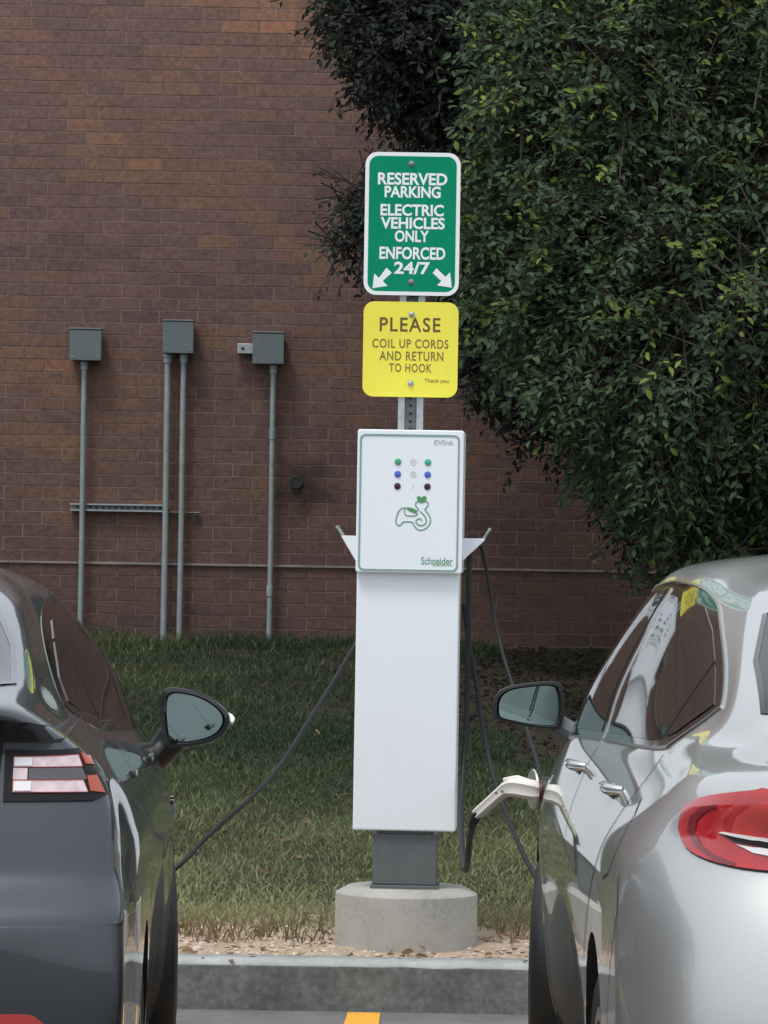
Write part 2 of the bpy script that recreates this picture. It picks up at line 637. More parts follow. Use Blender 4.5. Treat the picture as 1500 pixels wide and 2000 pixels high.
def text(body, x0, x1, z0, z1, y, mat, parent, bold=0.0, thick=0.0012, name='lettering', spacing=1.0, shear=0.0):
    cu = bpy.data.curves.new('lettering', 'FONT')
    cu.body = body
    cu.size = 1.0
    cu.offset = bold
    cu.space_character = spacing
    cu.shear = shear
    cu.resolution_u = 4
    cu.extrude = 0.0
    tmp = bpy.data.objects.new('lettering_tmp', cu)
    COL.objects.link(tmp)
    dg = bpy.context.evaluated_depsgraph_get()
    dg.update()
    me = bpy.data.meshes.new_from_object(tmp.evaluated_get(dg))
    bpy.data.objects.remove(tmp)
    bpy.data.curves.remove(cu)
    co = np.array([v.co[:] for v in me.vertices])
    lo, hi = co.min(0), co.max(0)
    X = x0 + (co[:, 0] - lo[0]) / (hi[0] - lo[0]) * (x1 - x0)
    Z = z0 + (co[:, 1] - lo[1]) / (hi[1] - lo[1]) * (z1 - z0)
    vs = [(float(a), y, float(b)) for a, b in zip(X, Z)]
    fs = [tuple(p.vertices) for p in me.polygons]
    bpy.data.meshes.remove(me)
    m2 = bpy.data.meshes.new('lettering')
    m2.from_pydata(vs, [], fs)
    bm = bmesh.new()
    bm.from_mesh(m2)
    bmesh.ops.remove_doubles(bm, verts=bm.verts, dist=1e-6)
    for f in bm.faces:
        f.normal_update()
        if f.normal.y > 0:
            f.normal_flip()
    r = bmesh.ops.extrude_face_region(bm, geom=bm.faces[:])
    # extruded copy becomes the front
    for e in r['geom']:
        if isinstance(e, bmesh.types.BMVert):
            e.co.y -= thick
    bm.to_mesh(m2)
    bm.free()
    return link(name, m2, mat, parent)


def np_mesh(name, V, Fq, tint=None, smooth=False):
    """V (n,3), Fq (m,k) numpy -> mesh, optional per-vertex colour 'tint' (n,3)"""
    me = bpy.data.meshes.new(name)
    V = np.asarray(V, dtype=np.float32)
    Fq = np.asarray(Fq, dtype=np.int32)
    me.vertices.add(len(V))
    me.vertices.foreach_set('co', V.ravel())
    k = Fq.shape[1]
    me.loops.add(Fq.size)
    me.loops.foreach_set('vertex_index', Fq.ravel())
    me.polygons.add(len(Fq))
    me.polygons.foreach_set('loop_start', np.arange(0, Fq.size, k, dtype=np.int32))
    me.update(calc_edges=True)
    me.validate()
    if tint is not None:
        a = me.attributes.new('tint', 'FLOAT_COLOR', 'POINT')
        c = np.ones((len(V), 4), dtype=np.float32)
        c[:, :3] = tint
        a.data.foreach_set('color', c.ravel())
    if smooth:
        me.shade_smooth()
    else:
        me.shade_flat()
    return me


# ------------------------------------------------------------------ ground, kerb, asphalt
KY = 12.20          # kerb front face
KB = 12.37          # kerb back
KT = 0.152


def gz(x, y):
    x = np.asarray(x, dtype=float)
    y = np.asarray(y, dtype=float)
    t = np.clip((y - KB) / 0.75, 0, 1)
    z = KT - 0.012 + 0.035 * t
    u = np.clip((y - (KB + 0.6)) / (WALL_Y - KB - 0.6), 0, 1.0)
    z = z + u * (0.875 - 0.175)
    z = z + 0.012 * np.sin(x * 3.1 + y * 1.3) * np.clip((y - 13) / 2, 0, 1) + 0.01 * np.sin(x * 7.3 - y * 4.1) * np.clip((y - 12.6) / 1, 0, 1)
    return z


nx, ny = 100, 110
xs = np.linspace(-9, 9, nx)
ys = np.concatenate([np.linspace(KB, 13.4, 30), np.linspace(13.5, WALL_Y + 0.15, ny - 30)])
XX, YY = np.meshgrid(xs, ys)
ZZ = gz(XX, YY) + rng.normal(0, 0.004, XX.shape)
V = np.stack([XX, YY, ZZ], -1).reshape(-1, 3)
ii = np.arange(ny - 1)[:, None] * nx + np.arange(nx - 1)[None, :]
Fq = np.stack([ii, ii + 1, ii + nx + 1, ii + nx], -1).reshape(-1, 4)
props(link('lawn_bank', np_mesh('lawn_bank', V, Fq, smooth=True), 'soil'), kind='structure')

mb = MB()
mb.box(-400, 400, -400, KY + 0.05, -0.3, 0.0)
props(mb.build('parking_lot', 'asphalt'), kind='structure')
mb = MB()
mb.box(-400, 400, KY + 0.1, 400, -0.5, -0.06)
props(mb.build('ground', 'soil'), kind='structure')

# kerb: rounded front top edge
prof = [(KY, -0.2), (KY + 0.004, KT - 0.022)]
for k in range(1, 6):
    a = R(90 * k / 5)
    prof.append((KY + 0.004 + 0.03 * (1 - math.cos(a)), KT - 0.022 + 0.022 * math.sin(a)))
prof += [(KB, KT), (KB, -0.2)]
KX = np.linspace(-9, 9, 360)
V, Fq = [], []
m = len(prof)
for i, x in enumerate(KX):
    for j, (y, z) in enumerate(prof):
        w = 1.0 if 0 < j < m - 1 else 0
        V.append((x, y + w * rng.normal(0, 0.0012), z + w * rng.normal(0, 0.0012)))
for i in range(len(KX) - 1):
    for j in range(m - 1):
        Fq.append((i * m + j, (i + 1) * m + j, (i + 1) * m + j + 1, i * m + j + 1))
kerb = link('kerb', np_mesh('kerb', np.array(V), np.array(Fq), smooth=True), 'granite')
kerb.data.materials.append(MATS['granite_top'])      # pale top and rounded edge, darker face
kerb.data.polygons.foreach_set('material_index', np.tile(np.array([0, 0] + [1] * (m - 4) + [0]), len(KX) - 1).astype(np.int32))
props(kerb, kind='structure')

# painted bay line
mb = MB()
a, b = at(680, 1976, KY - 0.05), at(745, 1976, KY - 0.05)
n_ = 14
ys_ = np.linspace(KY - 0.04, KY - 5.2, n_)
edge = [(a.x - 0.028 * (KY - 0.05 - y), y) for y in ys_], [(b.x - 0.02 * (KY - 0.05 - y), y) for y in ys_]
vs = [(x + random.uniform(-.004, .004), y, 0.004) for x, y in edge[0]] + [(x + random.uniform(-.004, .004), y, 0.004) for x, y in edge[1]]
mb.add(vs, [(i, i + 1, i + 1 + n_, i + n_) for i in range(n_ - 1)])
props(mb.build('bay_line', 'yellow_paint'), 'yellow painted parking bay line running from the kerb between the two cars', 'road marking', kind='structure')

# ------------------------------------------------------------------ brick wall
wall = thing('brick_wall', 'dark red brown brick wall behind the grass bank', 'wall', (0, WALL_Y, 0))
mb = MB()
mb.box(-8, 8, 0.0016, 0.3, 0.3, 4.82)
mb.build('mortar_bed', 'mortar', wall)
w, h, c = BRX - 0.0072, BRZ - 0.0065, 0.0008


def brick_geo():
    x0, x1, z0, z1 = -w / 2, w / 2, -h / 2, h / 2
    vs = [(x0 + c, 0, z0 + c), (x1 - c, 0, z0 + c), (x1 - c, 0, z1 - c), (x0 + c, 0, z1 - c),
          (x0, c, z0), (x1, c, z0), (x1, c, z1), (x0, c, z1), (x0, .03, z0), (x1, .03, z0), (x1, .03, z1), (x0, .03, z1)]
    fs = [(0, 1, 2, 3)]
    for i in range(4):
        j = (i + 1) % 4
        fs += [(i + 4, j + 4, j, i), (i + 8, j + 8, j + 4, i + 4)]
    return np.array(vs), np.array(fs)


bv, bf = brick_geo()
bme = np_mesh('brick', bv, bf)
bme.materials.append(MATS['brick'])
LEDGE = at(620, 1116, WALL_Y).z
LROW = round(LEDGE / BRZ)
cands, rest = [], []
for row in range(int(0.35 / BRZ), int(4.8 / BRZ)):
    for k in range(-39, 39):
        x = (k + 0.5 - 0.5 * (row % 2)) * BRX
        z = (row + 0.5) * BRZ
        p = (x, random.gauss(0, 0.0003) - (0.0 if row >= LROW else 0.001), z, random.gauss(0, 0.004))
        # visible and clear of the trees and the post
        px = 750 + F * x / WALL_Y
        py = 1045 - F * (z - EYE) / WALL_Y
        seen = 15 < px < 690 and 25 < py < 1235 and not (px > 570 and py < 330)
        (cands if seen else rest).append(p)
random.shuffle(cands)
cands.sort(key=lambda p: abs(p[2] - 2.35) + 0.35 * abs(p[0] + 0.9))
single, more = cands[:300], cands[300:]
for i, (x, y, z, tw) in enumerate(single):
    o = bpy.data.objects.new('brick', bme)
    COL.objects.link(o)
    o.parent = wall
    o.location = (x, y, z)
    o.rotation_euler = (0, 0, tw)
allr = np.array(rest + more)
N = len(allr)
V = bv[None] + allr[:, None, :3]
V[:, :, 1] += bv[None, :, 0] * allr[:, None, 3]
Fq = bf[None] + (np.arange(N) * len(bv))[:, None, None]
o = link('brickwork', np_mesh('brickwork', V.reshape(-1, 3), Fq.reshape(-1, 4)), 'brick', wall)
props(o, kind='stuff')
mb = MB()
zl = LROW * BRZ
for k in range(-20, 20):
    mb.box(k * 0.4 + .001, k * 0.4 + 0.399, -0.012 + random.uniform(-.003, .003), 0.003, zl - 0.006, zl + 0.005 + random.uniform(-.001, .0015))
mb.build('flashing', 'flashing', wall)

# ------------------------------------------------------------------ electrical boxes and conduits on the wall
S_W = F / WALL_Y


def elec_box(label, cx, cy, wpx, hpx, pipes, bottom, couplers=(), tab=None):
    c0 = at(cx, cy, WALL_Y - 0.12)
    t = thing('junction_box', label, 'electrical box', (c0.x, WALL_Y, float(gz(c0.x, WALL_Y))), 0, 'grey electrical boxes on the brick wall')
    W, H = wpx / S_W / 2, hpx / S_W / 2
    lx, lz = 0, c0.z - t.location.z
    m_ = MB()
    m_.box(lx - W + .004, lx + W - .004, -0.105, -0.008, lz - H + .004, lz + H - .006)
    m_.build('housing', 'box_grey', t, bevel=0.003)
    m_ = MB()
    m_.box(lx - W, lx + W, -0.122, -0.107, lz - H, lz + H)
    m_.box(lx - W - .002, lx + W + .002, -0.126, -0.020, lz + H + .001, lz + H + .010)
    m_.build('cover', 'box_grey', t, bevel=0.004)
    m_ = MB()
    m_.lathe([(0.004, -0.003), (0.004, 0)], 8, 'Y', (lx + W * .75, -0.123, lz - H * .75))
    m_.build('screw', 'galvanised', t)
    m_ = MB()
    m_.lathe([(0.004, -0.003), (0.004, 0)], 8, 'Y', (lx - W * .75, -0.123, lz - H * .75))
    m_.build('screw', 'galvanised', t)
    for px, wid in pipes:
        r = wid / S_W / 2
        p0 = at(px, cy + hpx / 2, WALL_Y - 0.06)
        x = p0.x - t.location.x
        z1 = lz - H
        m_ = MB()
        m_.tube([(x, -0.06, z1 + .004), (x, -0.06, z1 - 0.4), (x + .002, -0.058, z1 - 0.9), (x, -0.06, -0.25)], r, 14)
        pipe = m_.build('conduit', 'conduit', t, smooth=True)
        m_ = MB()
        m_.lathe([(r * 1.02, z1 - .05), (r * 1.35, z1 - .048), (r * 1.35, z1 - .022), (r * 1.5, z1 - .02), (r * 1.5, z1 - .004), (r * 1.1, z1)], 14, 'Z', (x, -0.06, 0))
        for cyp in couplers:
            zc = at(px, cyp, WALL_Y - 0.06).z - t.location.z
            m_.build('coupling', 'conduit', pipe, smooth=True)
            m_ = MB()
            m_.lathe([(r * 1.02, zc - .028), (r * 1.25, zc - .026), (r * 1.25, zc + .026), (r * 1.02, zc + .028)], 14, 'Z', (x, -0.06, 0))
        m_.build('coupling', 'conduit', pipe, smooth=True)
    if tab:
        q = at(tab[0], tab[1], WALL_Y - 0.05)
        x, z = q.x - t.location.x, q.z - t.location.z
        m_ = MB()
        m_.box(x - .034, -W + .003, -0.07, -0.062, z - .027, z + .027)
        m_.box(x - .034, -W + .003, -0.06, -0.012, z - .024, z + .024)
        m_.build('side_knockout', 'galvanised', t, bevel=.003)
        m_ = MB()
        m_.lathe([(.009, -.004), (.009, 0)], 14, 'Y', (x - .004, -0.0705, z))
        m_.build('knockout_hole', 'black_plastic', t)
    return t


elec_box('grey electrical box on the brick wall straight above the dark grey car roof', 167, 674, 62, 60, [(165, 11)], 1230)
elec_box('highest grey electrical box on the brick wall, the one with two conduits below it', 348, 659, 60, 62, [(328, 12.5), (359, 11.5)], 1250)
elec_box('grey electrical box on the brick wall with a small pale tab on its left side', 524, 681, 61, 60, [(534, 10.5)], 1255, couplers=(848, 1155), tab=(476, 681))

# strut channel
p0, p1, p2 = at(137, 990, WALL_Y - .02), at(325, 990, WALL_Y - .02), at(390, 999, WALL_Y - .02)
t = thing('strut_channel', 'slotted metal strut channel fixed across the wall behind three conduits', 'strut channel', (p0.x, WALL_Y, p0.z))
L = p2.x - p0.x
mb = MB()
mb.box(0, L * .76, -.042, -.038, -.020, -.012)
mb.box(0, L * .76, -.042, -.038, .012, .020)
mb.box(0, L, -.038, -.008, -.020, -.017)
mb.box(0, L * .76, -.038, -.008, .017, .020)
mb.build('rail', 'galvanised', t)
mb = MB()
mb.box(.001, L * .76, -.012, -.009, -.0165, .0165)
mb.build('back_plate', 'zinc_dark', t)
mb = MB()
k = .03
while k < L * .74:
    mb.box(k, k + .018, -.0135, -.0122, -.006, .006)
    k += .034
mb.build('slots', 'black_plastic', t)

# old pipe outlet
t = thing('pipe_outlet', 'small dark round pipe outlet in a sooty patch of the brick wall', 'pipe', (HOLE.x, WALL_Y, HOLE.z))
mb = MB()
mb.lathe([(.034, .0), (.036, -.012), (.034, -.014), (.026, -.014), (.025, .004), (.0, .005)], 22, 'Y')
mb.build('collar', 'rubber', t, smooth=True)
mb = MB()
mb.lathe([(.0245, -.006), (.0, -.005)], 18, 'Y')
mb.build('bore', 'black_plastic', t)

# ------------------------------------------------------------------ cars
def bspline_interp_periodic(P, k=0.85):
    n = P.shape[1]
    A = np.zeros((n, n))
    for i in range(n):
        A[i, i] = 4 / 6
        A[i, (i - 1) % n] += 1 / 6
        A[i, (i + 1) % n] += 1 / 6
    Q = np.einsum('ij,rjc->ric', np.linalg.inv(A), P)
    return P + k * (Q - P)


def bspline_interp_open(P, k=0.85):
    n = P.shape[0]
    A = np.zeros((n, n))
    for i in range(n):
        if i in (0, n - 1):
            A[i, i] = 1
        else:
            A[i, i] = 4 / 6
            A[i, i - 1] = A[i, i + 1] = 1 / 6
    Q = np.einsum('ij,jcd->icd', np.linalg.inv(A), P)
    return P + k * (Q - P)


def basis(t):
    return np.stack([(1 - t) ** 3, 3 * t ** 3 - 6 * t ** 2 + 4, -3 * t ** 3 + 3 * t ** 2 + 3 * t + 1, t ** 3], -1) / 6


def body_surface(half, nu=14, nv=8):
    """half: rings x columns x (x, s, z), column 0 rear centre ... last front centre"""
    H = np.array(half, dtype=float)
    Rn, C, _ = H.shape
    mir = H[:, C - 2:0:-1].copy()
    mir[:, :, 0] *= -1
    P = np.concatenate([H, mir], 1)
    P = bspline_interp_periodic(P)
    P = bspline_interp_open(P)
    P = np.concatenate([2 * P[:1] - P[1:2], P, 2 * P[-1:] - P[-2:-1]], 0)
    n = P.shape[1]
    # columns
    tu = np.arange(nu) / nu
    B = basis(tu)
    cols = []
    for i in range(n):
        idx = [(i - 1) % n, i, (i + 1) % n, (i + 2) % n]
        cols.append(np.einsum('tk,rkc->rtc', B, P[:, idx]))
    Q = np.concatenate(cols, 1)
    tv = np.arange(nv) / nv
    Bv = basis(tv)
    rows = []
    for i in range(1, Q.shape[0] - 2):
        rows.append(np.einsum('tk,knc->tnc', Bv, Q[i - 1:i + 3]))
    rows.append(np.einsum('tk,knc->tnc', basis(np.array([1.0])), Q[-4:]))
    return np.concatenate(rows, 0)


class Car:
    def __init__(self, root, half, mat, wheels, arch_r, wheel_r):
        self.root = root
        G = body_surface(half)
        nr, nc, _ = G.shape
        V = np.stack([G[..., 0], -G[..., 1], G[..., 2]], -1).reshape(-1, 3)
        i = np.arange(nr - 1)[:, None] * nc
        j = np.arange(nc)[None, :]
        Fq = np.stack([i + j, i + (j + 1) % nc, i + nc + (j + 1) % nc, i + nc + j], -1).reshape(-1, 4)
        bm = bmesh.new()
        bv_ = [bm.verts.new(v) for v in V]
        for q in Fq:
            try:
                bm.faces.new([bv_[a] for a in q])
            except ValueError:
                pass
        bmesh.ops.remove_doubles(bm, verts=bm.verts, dist=0.0004)
        bmesh.ops.recalc_face_normals(bm, faces=bm.faces)
        bm.normal_update()
        bm.faces.ensure_lookup_table()
        self.bvh = BVHTree.FromBMesh(bm)
        self.area = [f.calc_area() for f in bm.faces]
        # wheel arches
        for s_c, zc in wheels:
            inside = set()
            for v in bm.verts:
                if abs(v.co.x) > 0.45 and v.co.z < 0.95:
                    if math.hypot(v.co.y + s_c, v.co.z - zc) < arch_r:
                        inside.add(v)
            dead = [f for f in bm.faces if all(v in inside for v in f.verts)]
            bmesh.ops.delete(bm, geom=dead, context='FACES')
            for v in inside:
                if v.is_valid and v.link_faces:
                    d = math.hypot(v.co.y + s_c, v.co.z - zc)
                    k = arch_r / max(d, 1e-4)
                    v.co.y = -s_c + (v.co.y + s_c) * k
                    v.co.z = zc + (v.co.z - zc) * k
        loose = [v for v in bm.verts if not v.link_faces]
        bmesh.ops.delete(bm, geom=loose, context='VERTS')
        bmesh.ops.recalc_face_normals(bm, faces=bm.faces)
        me = bpy.data.meshes.new('body')
        bm.to_mesh(me)
        bm.free()
        self.body = link('body', me, mat, root, smooth=True, angle=75)
        # inner fold of the arch lips and the floor pan
        mb_ = MB()
        for s_c, zc in wheels:
            for sg in (-1, 1):
                pts_o, pts_i = [], []
                for k in range(25):
                    a = R(-8 + 196 * k / 24)
                    y, z = -s_c + arch_r * math.cos(a), zc + arch_r * math.sin(a)
                    h_ = self.bvh.ray_cast(Vector((sg * 3, y, z)), Vector((-sg, 0, 0)))
                    x = h_[0].x if h_[0] else sg * 0.85
                    if abs(x) < 0.5:
                        x = sg * 0.85
                    pts_o.append((x - sg * .001, y, z))
                    pts_i.append((sg * 0.58, y, z))
                n_ = len(pts_o)
                mb_.add(pts_o + pts_i, [(q, q + 1, q + 1 + n_, q + n_) for q in range(n_ - 1)])
        ys_ = sorted([-(w_[0]) for w_ in wheels])
        Lc = max(-v for v in V[:, 1])
        mb_.box(-.58, .58, -Lc + .25, -.3, .2, .62)
        for sg in (-1, 1):
            x0, x1 = sorted((sg * .57, sg * .84))
            mb_.box(x0, x1, ys_[0] + arch_r + .02, ys_[1] - arch_r - .02, .19, .5)
        mb_.build('underbody', 'black_plastic', root)

    def hit(self, o, d):
        return self.bvh.ray_cast(Vector(o), Vector(d))

    def smooth_normal(self, co, ref, rad=0.035):
        n_ = Vector((0, 0, 0))
        for loc, nn, idx_, dist in self.bvh.find_nearest_range(co, rad):
            if nn.dot(ref) < 0:
                nn = -nn
            n_ += nn * max(0.0, 1 - dist / rad) * self.area[idx_]
        return n_.normalized() if n_.length > 1e-9 else Vector(ref)

    def overlay(self, name, mat, poly, mode, side=1, off=0.002, step=0.02, skirt=0.006, parent=None, label=None):
        """polygon in (s, z) for mode 'side', (half x, z) for 'rear': draped over the body, off proud"""
        P = [Vector(p) for p in poly]
        bd = []
        n = len(P)
        for i in range(n):
            a, b = P[i], P[(i + 1) % n]
            k = max(1, int((b - a).length / step))
            bd += [a + (b - a) * (q / k) for q in range(k)]
        nb = len(bd)
        lo = Vector((min(p.x for p in bd), min(p.y for p in bd)))
        hi = Vector((max(p.x for p in bd), max(p.y for p in bd)))
        pts = list(bd)
        x = lo.x + step
        while x < hi.x:
            y = lo.y + step
            while y < hi.y:
                pts.append(Vector((x, y)))
                y += step
            x += step
        res = delaunay_2d_cdt(pts, [(i, (i + 1) % nb) for i in range(nb)], [], 1, 1e-5)
        vo, fo = res[0], res[2]
        pos, nor = [], []
        for p in vo:
            if mode == 'side':
                h_ = self.hit((side * 3, -p.x, p.y), (-side, 0, 0))
            else:
                h_ = self.hit((side * p.x, -8, p.y), (0, 1, 0))
            if h_[0] is None:
                pos.append(None)
                nor.append(None)
                continue
            nn = h_[1]
            ref = Vector((side, 0, 0)) if mode == 'side' else Vector((0, -1, 0))
            if nn.dot(ref) < 0:
                nn = -nn
            pos.append(h_[0] + nn * off)
            nor.append(nn)
        fs = [f for f in fo if all(pos[i] is not None for i in f)]
        bm = bmesh.new()
        bvs = [bm.verts.new(p) if p is not None else None for p in pos]
        for f in fs:
            try:
                bm.faces.new([bvs[i] for i in f])
            except ValueError:
                pass
        bmesh.ops.recalc_face_normals(bm, faces=bm.faces)
        bm.normal_update()
        ref = Vector((side, 0, 0)) if mode == 'side' else Vector((0, -1, 0))
        if sum((f.normal.dot(ref) for f in bm.faces)) < 0:
            bmesh.ops.reverse_faces(bm, faces=bm.faces)
        idx = {v: k for k, v in enumerate(bvs) if v is not None}
        if skirt:
            be = [e for e in bm.edges if len(e.link_faces) == 1]
            low = {}
            for e in be:
                for v in e.verts:
                    if v not in low:
                        low[v] = bm.verts.new(v.co - nor[idx[v]] * (off + skirt))
            for e in be:
                a, b = e.verts
                try:
                    bm.faces.new([a, b, low[b], low[a]])
                except ValueError:
                    pass
        bmesh.ops.delete(bm, geom=[v for v in bm.verts if not v.link_faces], context='VERTS')
        bmesh.ops.recalc_face_normals(bm, faces=bm.faces)
        me = bpy.data.meshes.new(name)
        tops = [tuple(round(c, 5) for c in v.co) for v in bvs if v is not None and v.is_valid]
        bm.to_mesh(me)
        bm.free()
        o_ = link(name, me, mat, parent or self.root, smooth=True, angle=50)
        tops = set(tops)
        me.shade_smooth()
        cn = []
        for p in me.polygons:
            keys = [tuple(round(c, 5) for c in me.vertices[q].co) for q in p.vertices]
            top = all(k_ in tops for k_ in keys)
            for q in p.vertices:
                cn.append(self.smooth_normal(me.vertices[q].co, p.normal, .16 if 'window' in name else .05) if top else p.normal.copy())
        me.normals_split_custom_set(cn)
        if label:
            o_['label'] = label
        return o_

    def ribbon(self, name, mat, line, mode, side=1, width=0.006, off=0.001, parent=None, closed=False, tube=0.0):
        """thin strip (or small bead when tube>0) along a line draped over the body"""
        P = [Vector(p) for p in line]
        if closed:
            P.append(P[0])
        pts = []
        for i in range(len(P) - 1):
            k = max(1, int((P[i + 1] - P[i]).length / 0.02))
            pts += [P[i] + (P[i + 1] - P[i]) * (q / k) for q in range(k)]
        pts.append(P[-1])
        hs, ns = [], []
        for p in pts:
            h_ = self.hit((side * 3, -p.x, p.y), (-side, 0, 0)) if mode == 'side' else self.hit((side * p.x, -8, p.y), (0, 1, 0))
            if h_[0] is None:
                continue
            nn = h_[1]
            ref = Vector((side, 0, 0)) if mode == 'side' else Vector((0, -1, 0))
            if nn.dot(ref) < 0:
                nn = -nn
            hs.append(h_[0])
            ns.append(nn)
        mb_ = MB()
        vs = []
        m_ = len(hs)
        for i in range(m_):
            t_ = (hs[min(i + 1, m_ - 1)] - hs[max(i - 1, 0)])
            if t_.length < 1e-6:
                t_ = Vector((0, 1, 0))
            t_.normalize()
            bx = t_.cross(ns[i]).normalized()
            if tube:
                vs += [hs[i] - bx * width / 2 - ns[i] * .002, hs[i] - bx * width * .4 + ns[i] * tube, hs[i] + bx * width * .4 + ns[i] * tube, hs[i] + bx * width / 2 - ns[i] * .002]
            else:
                vs += [hs[i] - bx * width / 2 + ns[i] * off, hs[i] + bx * width / 2 + ns[i] * off]
        st_ = 4 if tube else 2
        fs = []
        for i in range(m_ - 1):
            for q in range(st_ - 1):
                fs.append((i * st_ + q, i * st_ + q + 1, (i + 1) * st_ + q + 1, (i + 1) * st_ + q))
        mb_.add(vs, fs)
        return mb_.build(name, mat, parent or self.root, smooth=True)

    def wheel(self, s_c, zc, r, half_out, side, steer=0.0, spokes=10):
        """tyre + alloy rim; axis along X"""
        wd = 0.215
        t_ = MB()
        pr = [(r - .10, -wd / 2 + .012), (r - .055, -wd / 2), (r - .018, -wd / 2 + .012), (r - .003, -wd / 2 + .035), (r, 0), (r - .003, wd / 2 - .035),
              (r - .018, wd / 2 - .012), (r - .055, wd / 2), (r - .10, wd / 2 - .012)]
        t_.lathe(pr, 56, 'X')
        tyre = t_.build('tyre', 'rubber', None, smooth=True)
        ri = r - .10
        m_ = MB()
        m_.ring([(ri * math.cos(2 * math.pi * k / 48), ri * math.sin(2 * math.pi * k / 48)) for k in range(48)],
                [((ri - .025) * math.cos(2 * math.pi * k / 48), (ri - .025) * math.sin(2 * math.pi * k / 48)) for k in range(48)], -wd / 2 + .004, wd / 2 - .03)
        for k in range(spokes):
            a = 2 * math.pi * k / spokes
            ca, sa = math.cos(a), math.sin(a)
            q = []
            for rr, hw, y in ((.05, .02, -.085), (ri - .02, .016, -.095)):
                q += [(rr * ca - hw * sa, y, rr * sa + hw * ca), (rr * ca + hw * sa, y, rr * sa - hw * ca), (rr * ca + hw * sa, y + .03, rr * sa - hw * ca), (rr * ca - hw * sa, y + .03, rr * sa + hw * ca)]
            m_.add(q, [(0, 1, 5, 4), (1, 2, 6, 5), (2, 3, 7, 6), (3, 0, 4, 7), (0, 3, 2, 1), (4, 5, 6, 7)])
        m_.lathe([(.058, -.1), (.07, -.085), (.07, -.05)], 24, 'Y')
        # axis is Y here -> turn to X (outside = +X)
        m_.v = [(-y, x, z) for x, y, z in m_.v]
        rim = m_.build('rim', 'alloy', None, smooth=True)
        d_ = MB()
        d_.lathe([(ri - .03, .02), (.0, .021)], 40, 'X')
        disc = d_.build('brake_disc', 'zinc_dark', None)
        h_ = bpy.data.objects.new('wheel', None)
        h_.empty_display_size = .1
        COL.objects.link(h_)
        h_.parent = self.root
        h_.location = (side * (half_out - wd / 2), -s_c, zc)
        h_.rotation_euler = (0, 0, steer if side > 0 else steer + math.pi)
        for o_ in (tyre, rim, disc):
            o_.parent = h_
        return h_


def mirror_unit(car, outline, depth, side, loc, glass_shrink, mat_shell, mat_bezel, tilt=(0, 0), stalk=None, indicator=None, name='door_mirror', lip=0.012):
    """outline: (x, z) round the mirror's rear edge in car coordinates relative to loc; opening faces the rear (-Y)"""
    cx = sum(p[0] for p in outline) / len(outline)
    cz = sum(p[1] for p in outline) / len(outline)
    out = [Vector((p.x, p.y)) for p in spline([Vector((x, z)) for x, z in outline], 4, True)]
    n = len(out)
    hl = bpy.data.objects.new(name, None)
    hl.empty_display_size = .05
    COL.objects.link(hl)
    hl.parent = car.root
    hl.location = loc
    mb_ = MB()
    vs = []
    layers = [(0.006, .985), (.012, 1.0), (.024, 1.0), (.04, .99), (depth * .55, .93), (depth * .8, .78), (depth * .95, .5), (depth, .15)]
    for y, k in layers:
        vs += [(cx + (p.x - cx) * k, y, cz + (p.y - cz) * k) for p in out]
    fs = []
    for i in range(len(layers) - 1):
        fs += [(i * n + j, i * n + (j + 1) % n, (i + 1) * n + (j + 1) % n, (i + 1) * n + j) for j in range(n)]
    fs.append(tuple((len(layers) - 1) * n + j for j in range(n)))
    mb_.add(vs, fs)
    shell = mb_.build('mirror_housing', mat_shell, hl, smooth=True)
    mb_ = MB()
    g = glass_shrink
    vs = []
    lay = [(.010, .985), (.004, .998), (-.001, .985), (-.002, g + .06), (.010, g), (.014, g - .01)]
    for y, k in lay:
        vs += [(cx + (p.x - cx) * k, y, cz + (p.y - cz) * k) for p in out]
    fs = []
    for i in range(len(lay) - 1):
        fs += [(i * n + j, i * n + (j + 1) % n, (i + 1) * n + (j + 1) % n, (i + 1) * n + j) for j in range(n)]
    fs.append(tuple(5 * n + j for j in range(n)))
    mb_.add(vs, fs)
    mb_.build('mirror_bezel', mat_bezel, hl, smooth=True)
    mb_ = MB()
    gl = [((p.x - cx) * (g - .005), (p.y - cz) * (g - .005)) for p in out]
    mb_.add([(x, .0, z) for x, z in gl], [tuple(range(n))])
    glass = mb_.build('mirror_glass', 'mirror_glass', hl)
    glass.location = (cx, .0065, cz)
    glass.rotation_euler = (tilt[0], 0, tilt[1])
    if stalk:
        mb_ = MB()
        mb_.tube([Vector(p) - Vector(loc) for p in stalk[0]], stalk[1], 12, flat=1.4)
        mb_.build('mirror_arm', stalk[2], hl, smooth=True)
    if indicator:
        mb_ = MB()
        mb_.tube([Vector(p) for p in indicator], [.004, .008, .008, .004], 10)
        mb_.build('turn_indicator', 'lens_clear', hl, smooth=True)
    return hl


